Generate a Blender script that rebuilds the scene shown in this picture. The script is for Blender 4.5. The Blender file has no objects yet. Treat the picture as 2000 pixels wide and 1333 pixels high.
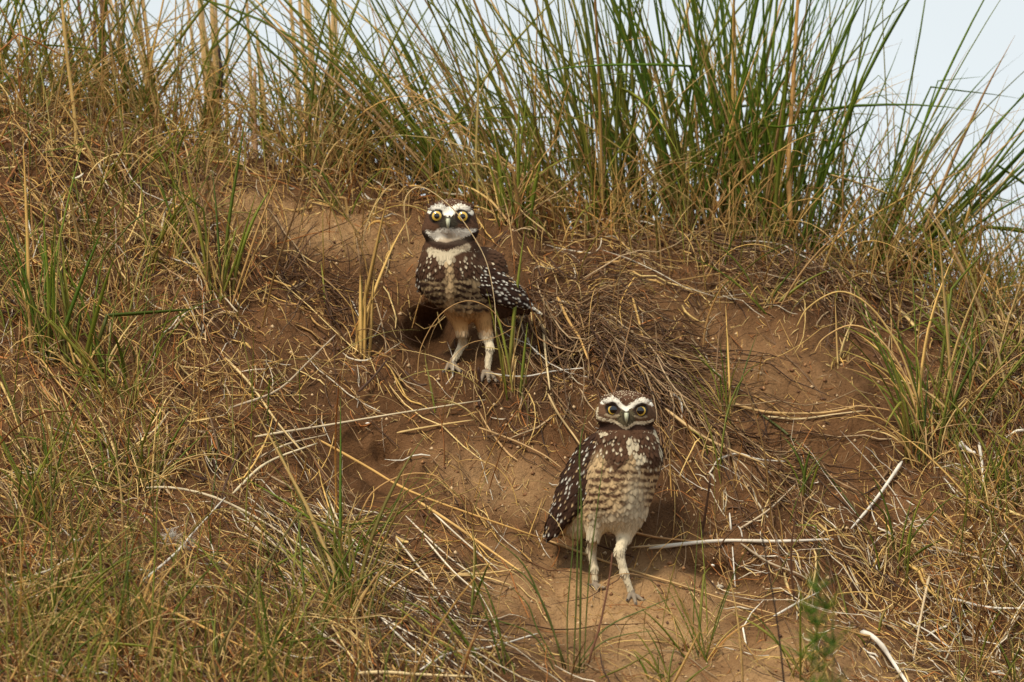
import bpy, math, random
import numpy as np

# ------------------------------------------------------------------ camera, world, sun, exposure
S = bpy.context.scene
COL = S.collection
PX = 0.0006                 # metres per photograph pixel at the owls' distance
CAM_Y = -10.0
cam_d = bpy.data.cameras.new('camera')
cam = bpy.data.objects.new('camera', cam_d)
COL.objects.link(cam)
cam.location = (0, CAM_Y, 0)
cam.rotation_euler = (math.pi / 2, 0, 0)
cam_d.sensor_width = 36
cam_d.lens = 300
cam_d.clip_end = 5000
cam_d.dof.use_dof = True
cam_d.dof.focus_distance = 10.0
cam_d.dof.aperture_fstop = 9.0
S.camera = cam

SUN_EL, SUN_AZ = math.radians(56), math.radians(215)     # azimuth measured from +Y towards +X
w = bpy.data.worlds.new('World')
S.world = w
w.use_nodes = True
nt = w.node_tree
nt.nodes.clear()
sky = nt.nodes.new('ShaderNodeTexSky')
sky.sky_type = 'NISHITA'
sky.sun_disc = False
sky.sun_elevation = SUN_EL
sky.sun_rotation = SUN_AZ
sky.air_density = 1.0
sky.dust_density = 3.0
sky.ozone_density = 1.0
# thin, even cloud cover: the blue sky is veiled with white cloud
tc = nt.nodes.new('ShaderNodeTexCoord')
mp = nt.nodes.new('ShaderNodeMapping')
mp.inputs['Scale'].default_value = (1.0, 1.0, 2.2)
cn = nt.nodes.new('ShaderNodeTexNoise')
cn.inputs['Scale'].default_value = 3.0
cn.inputs['Detail'].default_value = 5.0
cr = nt.nodes.new('ShaderNodeMapRange')
cr.inputs['From Min'].default_value = 0.25
cr.inputs['From Max'].default_value = 0.75
cr.inputs['To Min'].default_value = 0.62
cr.inputs['To Max'].default_value = 0.88
mx = nt.nodes.new('ShaderNodeMix')
mx.data_type = 'RGBA'
mx.inputs['B'].default_value = (10.4, 11.3, 11.8, 1)
bg = nt.nodes.new('ShaderNodeBackground')
bg.inputs['Strength'].default_value = 0.062
wo = nt.nodes.new('ShaderNodeOutputWorld')
nt.links.new(tc.outputs['Generated'], mp.inputs['Vector'])
nt.links.new(mp.outputs['Vector'], cn.inputs['Vector'])
nt.links.new(cn.outputs['Fac'], cr.inputs['Value'])
nt.links.new(cr.outputs['Result'], mx.inputs['Factor'])
nt.links.new(sky.outputs['Color'], mx.inputs['A'])
nt.links.new(mx.outputs['Result'], bg.inputs['Color'])
nt.links.new(bg.outputs['Background'], wo.inputs['Surface'])

sd = bpy.data.lights.new('sun', 'SUN')
sd.energy = 2.6
sd.angle = math.radians(10)
sd.color = (1.0, 0.91, 0.76)
sun = bpy.data.objects.new('sun', sd)
COL.objects.link(sun)
sun.location = (-3, -4, 6)
sun.rotation_euler = (math.pi / 2 - SUN_EL, 0, math.pi - SUN_AZ)

vs = S.view_settings
vs.view_transform = 'Standard'
vs.look = 'None'
vs.gamma = 1.0
vs.exposure = 0.62
vs.use_curve_mapping = False
S.render.engine = 'CYCLES'
S.cycles.max_bounces = 8
S.cycles.diffuse_bounces = 4
S.cycles.transmission_bounces = 4

# ------------------------------------------------------------------ helpers
rng = np.random.default_rng(7)
random.seed(7)


def lin(r, g, b):
    def f(c):
        c /= 255.0
        return c / 12.92 if c <= 0.04045 else ((c + 0.055) / 1.055) ** 2.4
    return np.array([f(r), f(g), f(b)])


def smooth(e0, e1, x):
    t = np.clip((x - e0) / (e1 - e0), 0, 1)
    return t * t * (3 - 2 * t)


def vnoise(x, y, seed=0):
    xi = np.floor(x).astype(np.int64)
    yi = np.floor(y).astype(np.int64)
    fx, fy = x - xi, y - yi

    def h(a, b):
        n = (a * 374761393 + b * 668265263 + seed * 974634777) & 0xffffffff
        n = ((n ^ (n >> 13)) * 1274126177) & 0xffffffff
        n = (n ^ (n >> 16)) & 0xffffff
        return n / float(0xffffff)
    sx, sy = fx * fx * (3 - 2 * fx), fy * fy * (3 - 2 * fy)
    return ((h(xi, yi) * (1 - sx) + h(xi + 1, yi) * sx) * (1 - sy)
            + (h(xi, yi + 1) * (1 - sx) + h(xi + 1, yi + 1) * sx) * sy) * 2 - 1


def fbm(x, y, seed=0, oct=4):
    s, a = 0, 1.0
    for o in range(oct):
        s = s + a * vnoise(x * 2 ** o + 17.3 * o, y * 2 ** o - 9.1 * o, seed + o)
        a *= 0.5
    return s


# profile of the bank, t = distance behind the crest
_tab = np.array([(-400, -1.75), (-30, -1.75), (-6, -1.62), (-2.3, -1.30), (-1.5, -0.98), (-1.1, -0.68), (-0.86, -0.535),
                 (-0.58, -0.432), (-0.545, -0.405), (-0.50, -0.335), (-0.45, -0.30), (-0.33, -0.20), (-0.2, -0.09),
                 (-0.08, -0.02), (0, 0), (0.15, -0.03), (0.5, -0.2), (1.5, -0.7), (4, -1.5), (30, -1.75), (900, -1.8)])
_tt = np.linspace(-3, 3, 3001)
_gg = np.interp(_tt, _tab[:, 0], _tab[:, 1])
_k = np.exp(-0.5 * (np.arange(-30, 31) / 9.0) ** 2)
_k /= _k.sum()
_gs = np.convolve(np.pad(_gg, 30, mode='edge'), _k, mode='valid')
YC = 0.47


def crest_z(x):
    return 0.155 - 0.195 * 1.6 * np.tanh(x / 1.6)


def H(x, y, fine=True):
    """height of the bank"""
    x = np.asarray(x, float)
    y = np.asarray(y, float)
    t = y - YC - 0.045 * vnoise(x * 2.6 + 3.1, x * 0 + 0.5, 5) - 0.018 * vnoise(x * 9.0, y * 3.0, 6)
    g = np.where((t > -2.9) & (t < 2.9), np.interp(t, _tt, _gs), np.interp(t, _tab[:, 0], _tab[:, 1]))
    near = np.exp(-(np.abs(y) / 3.0) ** 2)
    z = crest_z(x) * np.exp(-np.clip(np.abs(y) - 1, 0, 99) / 6.0) + g
    for (cx, cy, r, d) in DENTS:
        z = z - d * np.exp(-(((x - cx) / r) ** 2 + ((y - cy) / (r * 0.8)) ** 2))
    z = z + near * (0.021 * fbm(x * 5.5, y * 5.5, 11, 3) + 0.008 * fbm(x * 26, y * 26, 21, 3) + 0.005 * fbm(x * 62, y * 62, 25, 2))
    if fine:
        z = z + near * 0.0022 * fbm(x * 120, y * 120, 31, 3)
    return z


DENTS = []


def P(u, v, y):
    """point at depth y seen at photograph pixel (u, v)"""
    k = (y - CAM_Y) / -CAM_Y * PX
    return np.stack([(np.asarray(u, float) - 1000) * k, np.zeros_like(np.asarray(u, float)) + y, (666.5 - np.asarray(v, float)) * k], -1)


def Hs(x, y):
    """height without the finest relief, from a table"""
    x, y = np.asarray(x, float), np.asarray(y, float)
    a = np.clip((x + 1.3) / (_qx[1] - _qx[0]), 0, 649.999)
    b = np.clip((y + 2.4) / (_qy[1] - _qy[0]), 0, 999.999)
    i, j = a.astype(int), b.astype(int)
    a, b = a - i, b - j
    return (_grid[i, j] * (1 - a) + _grid[i + 1, j] * a) * (1 - b) + (_grid[i, j + 1] * (1 - a) + _grid[i + 1, j + 1] * a) * b


_ys = np.linspace(-2.2, 1.4, 601)


def hit(u, v):
    """where the line of sight through a pixel meets the bank; (N,3), and a mask"""
    u = np.atleast_1d(np.asarray(u, float))
    v = np.atleast_1d(np.asarray(v, float))
    out = np.zeros((len(u), 3))
    ok = np.zeros(len(u), bool)
    for a in range(0, len(u), 4000):
        uu, vv = u[a:a + 4000, None], v[a:a + 4000, None]
        k = (_ys[None] - CAM_Y) / -CAM_Y * PX
        X, Z = (uu - 1000) * k, (666.5 - vv) * k
        below = Z < Hs(X, np.broadcast_to(_ys[None], X.shape))
        i = below.argmax(1)
        ok[a:a + 4000] = below.any(1)
        yy = _ys[i]
        p = np.stack([(u[a:a + 4000] - 1000) * (yy - CAM_Y) / -CAM_Y * PX, yy, np.zeros_like(yy)], 1)
        p[:, 2] = Hs(p[:, 0], p[:, 1])
        out[a:a + 4000] = p
    return out, ok


def hit1(u, v):
    return hit([u], [v])[0][0]


DENT_PX = [(690, 940, 0.06, 0.035), (835, 660, 0.04, 0.05), (1085, 715, 0.035, 0.04), (1440, 1130, 0.05, 0.02),
                     (560, 560, 0.03, 0.02), (760, 880, 0.03, 0.02)]
_qx, _qy = np.linspace(-1.3, 1.3, 651), np.linspace(-2.4, 1.6, 1001)


def bake():
    global _grid
    _grid = H(*np.meshgrid(_qx, _qy, indexing='ij'), False)


bake()
for (u, v, r, d) in DENT_PX:
    p = hit1(u, v)
    DENTS.append((p[0], p[1] + 0.02, r, d))
bake()


def link(o, parent=None):
    COL.objects.link(o)
    if parent is not None:
        o.parent = parent
    return o


def mesh_obj(name, verts, faces, mat, parent=None, cols=None, smooth_=True, origin=None):
    """faces: (M,4) or (M,3) int array, or list of such arrays"""
    if not isinstance(faces, (list, tuple)):
        faces = [faces]
    verts = np.asarray(verts, np.float32)
    if origin is not None:
        verts = verts - np.asarray(origin, np.float32)
    me = bpy.data.meshes.new(name)
    me.vertices.add(len(verts))
    me.vertices.foreach_set('co', verts.ravel())
    idx = np.concatenate([f.ravel() for f in faces]).astype(np.int32)
    tot = np.concatenate([np.full(len(f), f.shape[1]) for f in faces]).astype(np.int32)
    st = np.concatenate([[0], np.cumsum(tot)[:-1]]).astype(np.int32)
    me.loops.add(len(idx))
    me.loops.foreach_set('vertex_index', idx)
    me.polygons.add(len(tot))
    me.polygons.foreach_set('loop_start', st)
    me.polygons.foreach_set('loop_total', tot)
    if smooth_:
        me.polygons.foreach_set('use_smooth', np.ones(len(tot), bool))
    me.update(calc_edges=True)
    if cols is not None:
        a = me.color_attributes.new('Col', 'FLOAT_COLOR', 'POINT')
        c = np.ones((len(verts), 4), np.float32)
        c[:, :3] = cols
        a.data.foreach_set('color', c.ravel())
    me.materials.append(mat)
    o = bpy.data.objects.new(name, me)
    if origin is not None:
        o.location = origin
    return link(o, parent)


def empty(name, loc):
    o = bpy.data.objects.new(name, None)
    o.location = loc
    o.empty_display_size = 0.02
    return link(o)


def tag(o, label=None, cat=None, group=None, kind=None):
    for k, v in (('label', label), ('category', cat), ('group', group), ('kind', kind)):
        if v:
            o[k] = v
    return o


# ------------------------------------------------------------------ materials
def mat_new(name):
    m = bpy.data.materials.new(name)
    m.use_nodes = True
    n = m.node_tree.nodes
    return m, m.node_tree, n['Principled BSDF'], n['Material Output']


def leaf_material(name, trans=0.35, rough=0.5):
    m, t, b, out = mat_new(name)
    at = t.nodes.new('ShaderNodeVertexColor')
    at.layer_name = 'Col'
    no = t.nodes.new('ShaderNodeTexNoise')
    no.inputs['Scale'].default_value = 260
    no.inputs['Detail'].default_value = 2
    mr = t.nodes.new('ShaderNodeMapRange')
    mr.inputs['From Min'].default_value = 0.3
    mr.inputs['From Max'].default_value = 0.7
    mr.inputs['To Min'].default_value = 0.72
    mr.inputs['To Max'].default_value = 1.2
    mu = t.nodes.new('ShaderNodeVectorMath')
    mu.operation = 'SCALE'
    t.links.new(no.outputs['Fac'], mr.inputs['Value'])
    t.links.new(at.outputs['Color'], mu.inputs[0])
    t.links.new(mr.outputs['Result'], mu.inputs['Scale'])
    t.links.new(mu.outputs['Vector'], b.inputs['Base Color'])
    b.inputs['Roughness'].default_value = rough
    b.inputs['Specular IOR Level'].default_value = 0.3
    if trans > 0:
        tr = t.nodes.new('ShaderNodeBsdfTranslucent')
        ms = t.nodes.new('ShaderNodeMixShader')
        ms.inputs['Fac'].default_value = trans
        t.links.new(mu.outputs['Vector'], tr.inputs['Color'])
        t.links.new(b.outputs['BSDF'], ms.inputs[1])
        t.links.new(tr.outputs['BSDF'], ms.inputs[2])
        t.links.new(ms.outputs['Shader'], out.inputs['Surface'])
    return m


M_GRASS = leaf_material('grass_blade', 0.48, 0.45)
M_STRAW = leaf_material('dry_straw', 0.12, 0.6)
M_WOOD = leaf_material('weathered_stalk', 0.0, 0.7)


def plume_material(name):
    m, t, b, out = mat_new(name)
    at = t.nodes.new('ShaderNodeVertexColor')
    at.layer_name = 'Col'
    no = t.nodes.new('ShaderNodeTexNoise')
    no.inputs['Scale'].default_value = 900
    mr = t.nodes.new('ShaderNodeMapRange')
    mr.inputs['To Min'].default_value = 0.75
    mr.inputs['To Max'].default_value = 1.22
    mu = t.nodes.new('ShaderNodeVectorMath')
    mu.operation = 'SCALE'
    t.links.new(no.outputs['Fac'], mr.inputs['Value'])
    t.links.new(at.outputs['Color'], mu.inputs[0])
    t.links.new(mr.outputs['Result'], mu.inputs['Scale'])
    t.links.new(mu.outputs['Vector'], b.inputs['Base Color'])
    b.inputs['Roughness'].default_value = 0.85
    b.inputs['Specular IOR Level'].default_value = 0.15
    return m


M_PLUME = plume_material('plumage')


def flat_material(name, col, rough=0.5, coat=0.0):
    m, t, b, out = mat_new(name)
    no = t.nodes.new('ShaderNodeTexNoise')
    no.inputs['Scale'].default_value = 500
    ra = t.nodes.new('ShaderNodeMix')
    ra.data_type = 'RGBA'
    ra.inputs['A'].default_value = (*(np.array(col) * 0.75), 1)
    ra.inputs['B'].default_value = (*(np.array(col) * 1.2), 1)
    t.links.new(no.outputs['Fac'], ra.inputs['Factor'])
    t.links.new(ra.outputs['Result'], b.inputs['Base Color'])
    b.inputs['Roughness'].default_value = rough
    b.inputs['Coat Weight'].default_value = coat
    b.inputs['Coat Roughness'].default_value = 0.05
    return m


M_PUPIL = flat_material('pupil_black', (0.004, 0.003, 0.003), 0.15, 0.6)
M_IRIS = flat_material('iris_yellow', (0.62, 0.40, 0.055), 0.3, 0.6)
M_RIM = flat_material('eye_rim_black', (0.012, 0.009, 0.007), 0.6)
M_BEAK = flat_material('beak_horn', tuple(lin(190, 190, 158)), 0.4)
M_FOOT = flat_material('foot_grey', tuple(lin(128, 112, 92)), 0.8)
M_TALON = flat_material('talon_dark', (0.03, 0.025, 0.02), 0.3)
M_DOWN = flat_material('down_white', tuple(lin(215, 208, 190)), 0.9)
M_BONE = flat_material('bone_white', tuple(lin(232, 222, 205)), 0.6)
M_STONE = flat_material('pale_stone', tuple(lin(180, 165, 140)), 0.8)


def sand_material():
    m, t, b, out = mat_new('sandy_soil')
    N, L = t.nodes, t.links
    geo = N.new('ShaderNodeNewGeometry')

    def noise(scale, detail, rough=0.6):
        n = N.new('ShaderNodeTexNoise')
        n.inputs['Scale'].default_value = scale
        n.inputs['Detail'].default_value = detail
        n.inputs['Roughness'].default_value = rough
        L.new(geo.outputs['Position'], n.inputs['Vector'])
        return n

    def ramp(src, stops):
        r = N.new('ShaderNodeValToRGB')
        while len(r.color_ramp.elements) < len(stops):
            r.color_ramp.elements.new(0.5)
        for e, (p, c) in zip(r.color_ramp.elements, stops):
            e.position = p
            e.color = (*c, 1)
        L.new(src, r.inputs['Fac'])
        return r
    n1 = noise(7, 6)
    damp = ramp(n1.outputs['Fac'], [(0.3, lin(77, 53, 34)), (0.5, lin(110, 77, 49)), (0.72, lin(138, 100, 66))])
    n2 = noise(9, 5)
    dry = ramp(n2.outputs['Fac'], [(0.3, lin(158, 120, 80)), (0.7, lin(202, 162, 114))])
    at = N.new('ShaderNodeVertexColor')
    at.layer_name = 'Col'          # red channel: loose dry sand (spoil heap of the burrow)
    sp = N.new('ShaderNodeSeparateColor')
    L.new(at.outputs['Color'], sp.inputs['Color'])
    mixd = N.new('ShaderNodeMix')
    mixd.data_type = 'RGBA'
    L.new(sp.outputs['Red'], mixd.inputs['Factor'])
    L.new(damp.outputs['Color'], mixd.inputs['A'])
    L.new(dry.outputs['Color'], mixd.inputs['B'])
    # grains and small dark crumbs
    n3 = noise(420, 3, 0.7)
    g = ramp(n3.outputs['Fac'], [(0.30, (0.42, 0.40, 0.38)), (0.46, (0.95, 0.95, 0.95)), (0.62, (1.0, 1.0, 1.0)), (0.74, (1.45, 1.4, 1.3))])
    mul = N.new('ShaderNodeMix')
    mul.data_type = 'RGBA'
    mul.blend_type = 'MULTIPLY'
    mul.inputs['Factor'].default_value = 0.8
    L.new(mixd.outputs['Result'], mul.inputs['A'])
    L.new(g.outputs['Color'], mul.inputs['B'])
    L.new(mul.outputs['Result'], b.inputs['Base Color'])
    b.inputs['Roughness'].default_value = 0.95
    b.inputs['Specular IOR Level'].default_value = 0.1
    n4 = noise(150, 6, 0.75)
    bu = N.new('ShaderNodeBump')
    bu.inputs['Strength'].default_value = 0.9
    bu.inputs['Distance'].default_value = 0.009
    L.new(n4.outputs['Fac'], bu.inputs['Height'])
    L.new(bu.outputs['Normal'], b.inputs['Normal'])
    return m


M_SAND = sand_material()

# ------------------------------------------------------------------ ground: one sheet, fine at the bank, out to the horizon
def axis(fine_lo, fine_hi, step, far_lo, far_hi, n_far):
    a = np.arange(fine_lo, fine_hi + step / 2, step)
    lo = fine_lo - np.geomspace(step * 2, fine_lo - far_lo, n_far)
    hi = fine_hi + np.geomspace(step * 2, far_hi - fine_hi, n_far)
    return np.concatenate([lo[::-1], a, hi])


gx = axis(-0.85, 0.85, 0.0035, -1500, 1500, 60)
gy = axis(-0.62, 0.72, 0.0035, -1500, 1500, 60)
GX, GY = np.meshgrid(gx, gy, indexing='ij')
GZ = H(GX, GY)
nx, ny = GX.shape
gv = np.stack([GX, GY, GZ], -1).reshape(-1, 3)
ii = np.arange(nx * ny).reshape(nx, ny)
gf = np.stack([ii[:-1, :-1], ii[1:, :-1], ii[1:, 1:], ii[:-1, 1:]], -1).reshape(-1, 4)


def px_of(p):
    k = -CAM_Y / (p[..., 1] - CAM_Y) / PX
    return p[..., 0] * k + 1000, 666.5 - p[..., 2] * k


def blob(u, v, cu, cv, ru, rv, rot=0.0):
    a = math.radians(rot)
    du, dv = u - cu, v - cv
    x = du * math.cos(a) + dv * math.sin(a)
    y = -du * math.sin(a) + dv * math.cos(a)
    return np.exp(-((x / ru) ** 2 + (y / rv) ** 2) ** 1.5)


gu, gvv = px_of(gv)
front_face = smooth(0.75, 0.55, gv[:, 1]) * smooth(-1.2, -0.9, gv[:, 1])
for (cu, cv, ru, rv, rot, dep) in [(842, 662, 56, 70, 12, 0.05), (1092, 704, 60, 26, 8, 0.05), (735, 930, 190, 85, 28, 0.018), (1430, 1118, 120, 24, 10, 0.018)]:
    a_ = math.radians(rot)
    du_, dv_ = gu - cu, gvv - cv
    wobble = 0.18 * vnoise(gu / 24.0, gvv / 24.0, 55)
    e_ = np.hypot((du_ * math.cos(a_) + dv_ * math.sin(a_)) / ru, (-du_ * math.sin(a_) + dv_ * math.cos(a_)) / rv) + wobble
    m_ = smooth(1.15, 0.25, e_) * front_face
    gv[:, 1] += dep * m_
    gv[:, 2] -= 0.02 * m_ * (dep > 0.05) + 0.008 * m_ * (dep < 0.03)
gu = np.clip(gu, -3000, 5000)
gvv = np.clip(gvv, -3000, 5000)
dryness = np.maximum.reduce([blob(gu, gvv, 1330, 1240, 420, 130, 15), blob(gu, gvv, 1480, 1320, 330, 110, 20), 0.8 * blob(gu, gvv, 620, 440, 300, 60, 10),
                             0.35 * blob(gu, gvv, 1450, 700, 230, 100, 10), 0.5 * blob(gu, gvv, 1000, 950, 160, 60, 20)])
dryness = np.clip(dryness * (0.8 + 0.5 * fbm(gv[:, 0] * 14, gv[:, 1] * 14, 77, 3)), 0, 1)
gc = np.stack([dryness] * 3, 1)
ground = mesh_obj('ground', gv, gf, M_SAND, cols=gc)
tag(ground, 'brown sandy bank rising to a grassy crest', kind='structure')

# ------------------------------------------------------------------ blades, stalks, straws
SIDES = np.arange(3) * 2 * math.pi / 3


def tubes(c, width, taper, flat=0.55, sides=3):
    """c (N,S,3) centre lines, width (N,), taper (S,) -> verts, quad faces"""
    N, Sg, _ = c.shape
    t = np.gradient(c, axis=1)
    t /= np.linalg.norm(t, axis=2, keepdims=True) + 1e-9
    ref = np.zeros_like(t)
    ref[..., 1] = -1.0                       # blades turn their width roughly sideways
    ref[..., 0] = rng.normal(0, 0.5, (N, 1))
    s = np.cross(t, ref)
    s /= np.linalg.norm(s, axis=2, keepdims=True) + 1e-9
    n = np.cross(s, t)
    r = (width[:, None] * taper[None]) * 0.5
    ang = np.arange(sides) * 2 * math.pi / sides
    v = c[:, :, None, :] + r[:, :, None, None] * (np.cos(ang)[None, None, :, None] * s[:, :, None, :]
                                                  + flat * np.sin(ang)[None, None, :, None] * n[:, :, None, :])
    idx = np.arange(N * Sg * sides).reshape(N, Sg, sides)
    j = np.roll(np.arange(sides), -1)
    f = np.stack([idx[:, :-1, :], idx[:, :-1, j], idx[:, 1:, j], idx[:, 1:, :]], -1).reshape(-1, 4)
    return v.reshape(-1, 3), f


def blade_lines(root, az, tilt, bend, length, nseg, twist=None, power=1.4, wob=0.04):
    N = len(root)
    s = (np.arange(nseg) + 0.5) / nseg
    th = tilt[:, None] + bend[:, None] * s[None] ** power + np.cumsum(rng.normal(0, wob, (N, nseg)), 1)
    snap = rng.uniform(0.5, 1.6, N) * (rng.random(N) < 0.14)
    th = th + snap[:, None] * (s[None] > rng.uniform(0.3, 0.85, (N, 1)))
    a = az[:, None] + (0 if twist is None else twist[:, None] * s[None]) + np.cumsum(rng.normal(0, wob, (N, nseg)), 1)
    d = np.stack([np.sin(th) * np.cos(a), np.sin(th) * np.sin(a), np.cos(th)], -1) * (length / nseg)[:, None, None]
    c = np.concatenate([np.zeros((N, 1, 3)), np.cumsum(d, 1)], 1) + root[:, None, :]
    hz = Hs(c[..., 0], c[..., 1])
    low = hz + 0.001 + 0.004 * rng.random((N, 1))
    c[:, 1:, 2] = np.maximum(c[:, 1:, 2], low[:, 1:])
    return c


def taper_blade(n):
    s = np.linspace(0, 1, n + 1)
    return np.clip(np.minimum(0.7 + s * 1.2, 1.0) * (1 - s ** 3.5), 0.06, 1)


def taper_straw(n):
    s = np.linspace(0, 1, n + 1)
    return np.clip(1 - 0.45 * s, 0.1, 1) * np.where((s < 0.001) | (s > 0.999), 0.5, 1)


GREEN = [lin(134, 142, 46), lin(116, 130, 42), lin(152, 154, 58), lin(164, 158, 68), lin(104, 120, 40)]
OLIVE = [lin(160, 146, 76), lin(176, 154, 82), lin(142, 130, 66)]
STRAW = [lin(214, 178, 108), lin(198, 158, 92), lin(226, 194, 128), lin(178, 138, 80), lin(226, 182, 102), lin(188, 150, 100)]
GREY = [lin(158, 126, 88), lin(130, 98, 66), lin(182, 154, 116), lin(104, 74, 48)]
RUST = [lin(150, 96, 50), lin(176, 112, 56), lin(120, 78, 42)]
WHITE = [lin(222, 206, 178), lin(206, 188, 156), lin(230, 218, 196)]


def pick(pal, n):
    a = np.array(pal)[rng.integers(0, len(pal), n)]
    return a * rng.uniform(0.78, 1.18, (n, 1))


def blade_cols(base, tip, nseg, sides=3, mid=0.35):
    s = smooth(0.0, mid * 2, np.linspace(0, 1, nseg + 1))[None, :, None, None]
    c = base[:, None, None, :] * (1 - s) + tip[:, None, None, :] * s
    return np.broadcast_to(c, (len(base), nseg + 1, sides, 3)).reshape(-1, 3)


class Grow:
    """collects blades into one mesh"""
    def __init__(self):
        self.v, self.f, self.c, self.n = [], [], [], 0

    def add(self, v, f, c):
        self.v.append(v)
        self.f.append(f + self.n)
        self.c.append(c)
        self.n += len(v)

    def blades(self, root, az, tilt, bend, length, width, base, tip, nseg=8, twist=None, power=1.4, wob=0.04, taper=None, mid=0.35):
        c = blade_lines(root, az, tilt, bend, length, nseg, twist, power, wob)
        v, f = tubes(c, width, taper_blade(nseg) if taper is None else taper)
        self.add(v, f, blade_cols(base, tip, nseg, 3, mid))

    def build(self, name, mat, parent=None, origin=None):
        return mesh_obj(name, np.concatenate(self.v), np.concatenate(self.f), mat, parent, np.concatenate(self.c), origin=origin)


def child_build(g, name, mat, root):
    """build as child of an Empty: vertices relative to the Empty"""
    v = np.concatenate(g.v) - np.array(root.location)
    o = mesh_obj(name, v, np.concatenate(g.f), mat, root, np.concatenate(g.c))
    return o


def U(a, b, n):
    return rng.uniform(a, b, n)


def crest_v(u):
    return 666.5 - crest_z((u - 1000) * PX) / PX


def owl_clear(u, v):
    """keeps the scatter off the two birds"""
    a = blob(u, v, 915, 610, 140, 190) + blob(u, v, 1195, 990, 140, 230)
    return 1 - np.clip(a * 1.4, 0, 0.97)


def dens_grass(u, v):
    left = (0.25 + 0.75 * smooth(-0.1, 0.5, vnoise(u / 80.0, v / 60.0, 92))) * (1 - smooth(260, 620, u))
    bl = (0.2 + 0.6 * smooth(-0.1, 0.5, vnoise(u / 80.0, v / 60.0, 94))) * (1 - smooth(560, 900, u)) * smooth(980, 1120, v)
    right = smooth(1800, 1920, u) * smooth(560, 640, v) * 0.6
    bottom = smooth(1230, 1300, v) * 0.35 * np.maximum(1 - smooth(880, 960, u), smooth(1650, 1700, u))
    crest = 0.7 * np.exp(-((v - crest_v(u) - 30) / 50.0) ** 2)
    d = np.maximum.reduce([left, bl, right, bottom * (u < 1500), crest, 0.05 + 0 * u])
    sandy = np.maximum.reduce([0.92 * blob(u, v, 600, 450, 310, 70, 10), 0.93 * blob(u, v, 1530, 760, 330, 210, 5), 0.6 * blob(u, v, 560, 680, 180, 110), 0.5 * blob(u, v, 180, 480, 120, 60)])
    return d * (1 - sandy)


def dens_litter(u, v):
    left = (0.22 + 0.7 * smooth(-0.25, 0.45, vnoise(u / 75.0, v / 52.0, 91))) * (1 - smooth(420, 760, u))
    bl = (0.3 + 0.6 * smooth(-0.3, 0.4, vnoise(u / 70.0, v / 50.0, 93))) * (1 - smooth(700, 1020, u + 0.25 * (1333 - v))) * smooth(900, 1050, v)
    br = 0.55 * smooth(1360, 1600, u) * smooth(960, 1090, v + 0.12 * (u - 1500))
    that = 0.5 * blob(u, v, 1130, 700, 170, 110, 25)
    band = 0.4 * blob(u, v, 1380, 850, 300, 55, 28)
    crest = np.exp(-((v - crest_v(u) - 60) / 70.0) ** 2)
    right = smooth(1820, 1920, u) * smooth(600, 700, v) * 0.5
    mid = 0.55 * blob(u, v, 800, 760, 230, 110, 10)
    bottom = smooth(1270, 1333, v) * 0.5 * np.maximum(1 - smooth(900, 1000, u), smooth(1600, 1680, u))
    d = np.maximum.reduce([left, bl, br, that, band, crest, right, mid, bottom, 0.2 + 0 * u])
    apron = np.maximum.reduce([0.88 * blob(u, v, 1330, 1225, 320, 110, 16), 0.8 * blob(u, v, 1480, 1330, 240, 90, 20), 0.95 * blob(u, v, 1540, 750, 330, 200, 5), 0.85 * blob(u, v, 720, 930, 130, 70, 28), 0.6 * blob(u, v, 560, 690, 170, 90), 0.75 * blob(u, v, 880, 860, 180, 80, 15), 0.9 * blob(u, v, 600, 450, 300, 66, 10),
                               0.6 * blob(u, v, 980, 950, 150, 70, 15)])
    return d * (1 - apron)


def hole_clear(u, v):
    return 1 - np.clip(1.3 * np.maximum(blob(u, v, 842, 662, 50, 64, 12), blob(u, v, 725, 928, 140, 66, 28)), 0, 1)


def scatter(dens, n, u0=-260, u1=2260, v0=150, v1=1480, clear=True):
    us, vs_ = U(u0, u1, n * 4), U(v0, v1, n * 4)
    d = dens(us, vs_) * hole_clear(us, vs_)
    if clear:
        d = d * owl_clear(us, vs_)
    keep = rng.random(n * 4) < d
    us, vs_ = us[keep][:n], vs_[keep][:n]
    p, ok = hit(us, vs_)
    return p[ok], us[ok], vs_[ok]


# --- fine standing grass over the bank (uncountable)
g = Grow()
p, u, v = scatter(dens_grass, 2700)
n = len(p)
isg = rng.random(n) < np.where(u < 700, 0.40, 0.3)
base = np.where(isg[:, None], pick(OLIVE + GREEN, n), pick(STRAW + RUST, n))
tip = np.where(isg[:, None], pick(GREEN + OLIVE, n), pick(STRAW + RUST + GREY, n))
L = PX * np.exp(rng.normal(math.log(125), 0.5, n))
az = U(0, 2 * math.pi, n)
g.blades(p - [0, 0, 0.002], az, np.abs(rng.normal(0.25, 0.3, n)), np.abs(rng.normal(0.6, 0.65, n)), L, PX * np.exp(rng.normal(math.log(3.1), 0.35, n)), base, tip, 8, U(-0.8, 0.8, n))
gr = g.build('grass', M_GRASS)
tag(gr, 'fine green and straw-coloured grass covering the sandy bank', 'grass', kind='stuff')

us, vs_ = U(-200, 930, 130), U(1480, 1820, 130)
p, ok = hit(us, vs_)
p = p[ok]
n = len(p)
g = Grow()
ig = rng.random(n) < 0.55
g.blades(p - [0, 0, 0.003], U(0, 6.28, n), np.abs(rng.normal(0.12, 0.12, n)), np.abs(rng.normal(0.4, 0.35, n)), PX * U(260, 620, n), PX * U(2.5, 5.0, n),
         pick(OLIVE + STRAW, n), np.where(ig[:, None], pick(GREEN, n), pick(RUST + STRAW, n)), 12)
tag(g.build('grass', M_GRASS), 'soft tall green and rusty grass at the foot of the bank', 'grass', kind='stuff')

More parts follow.
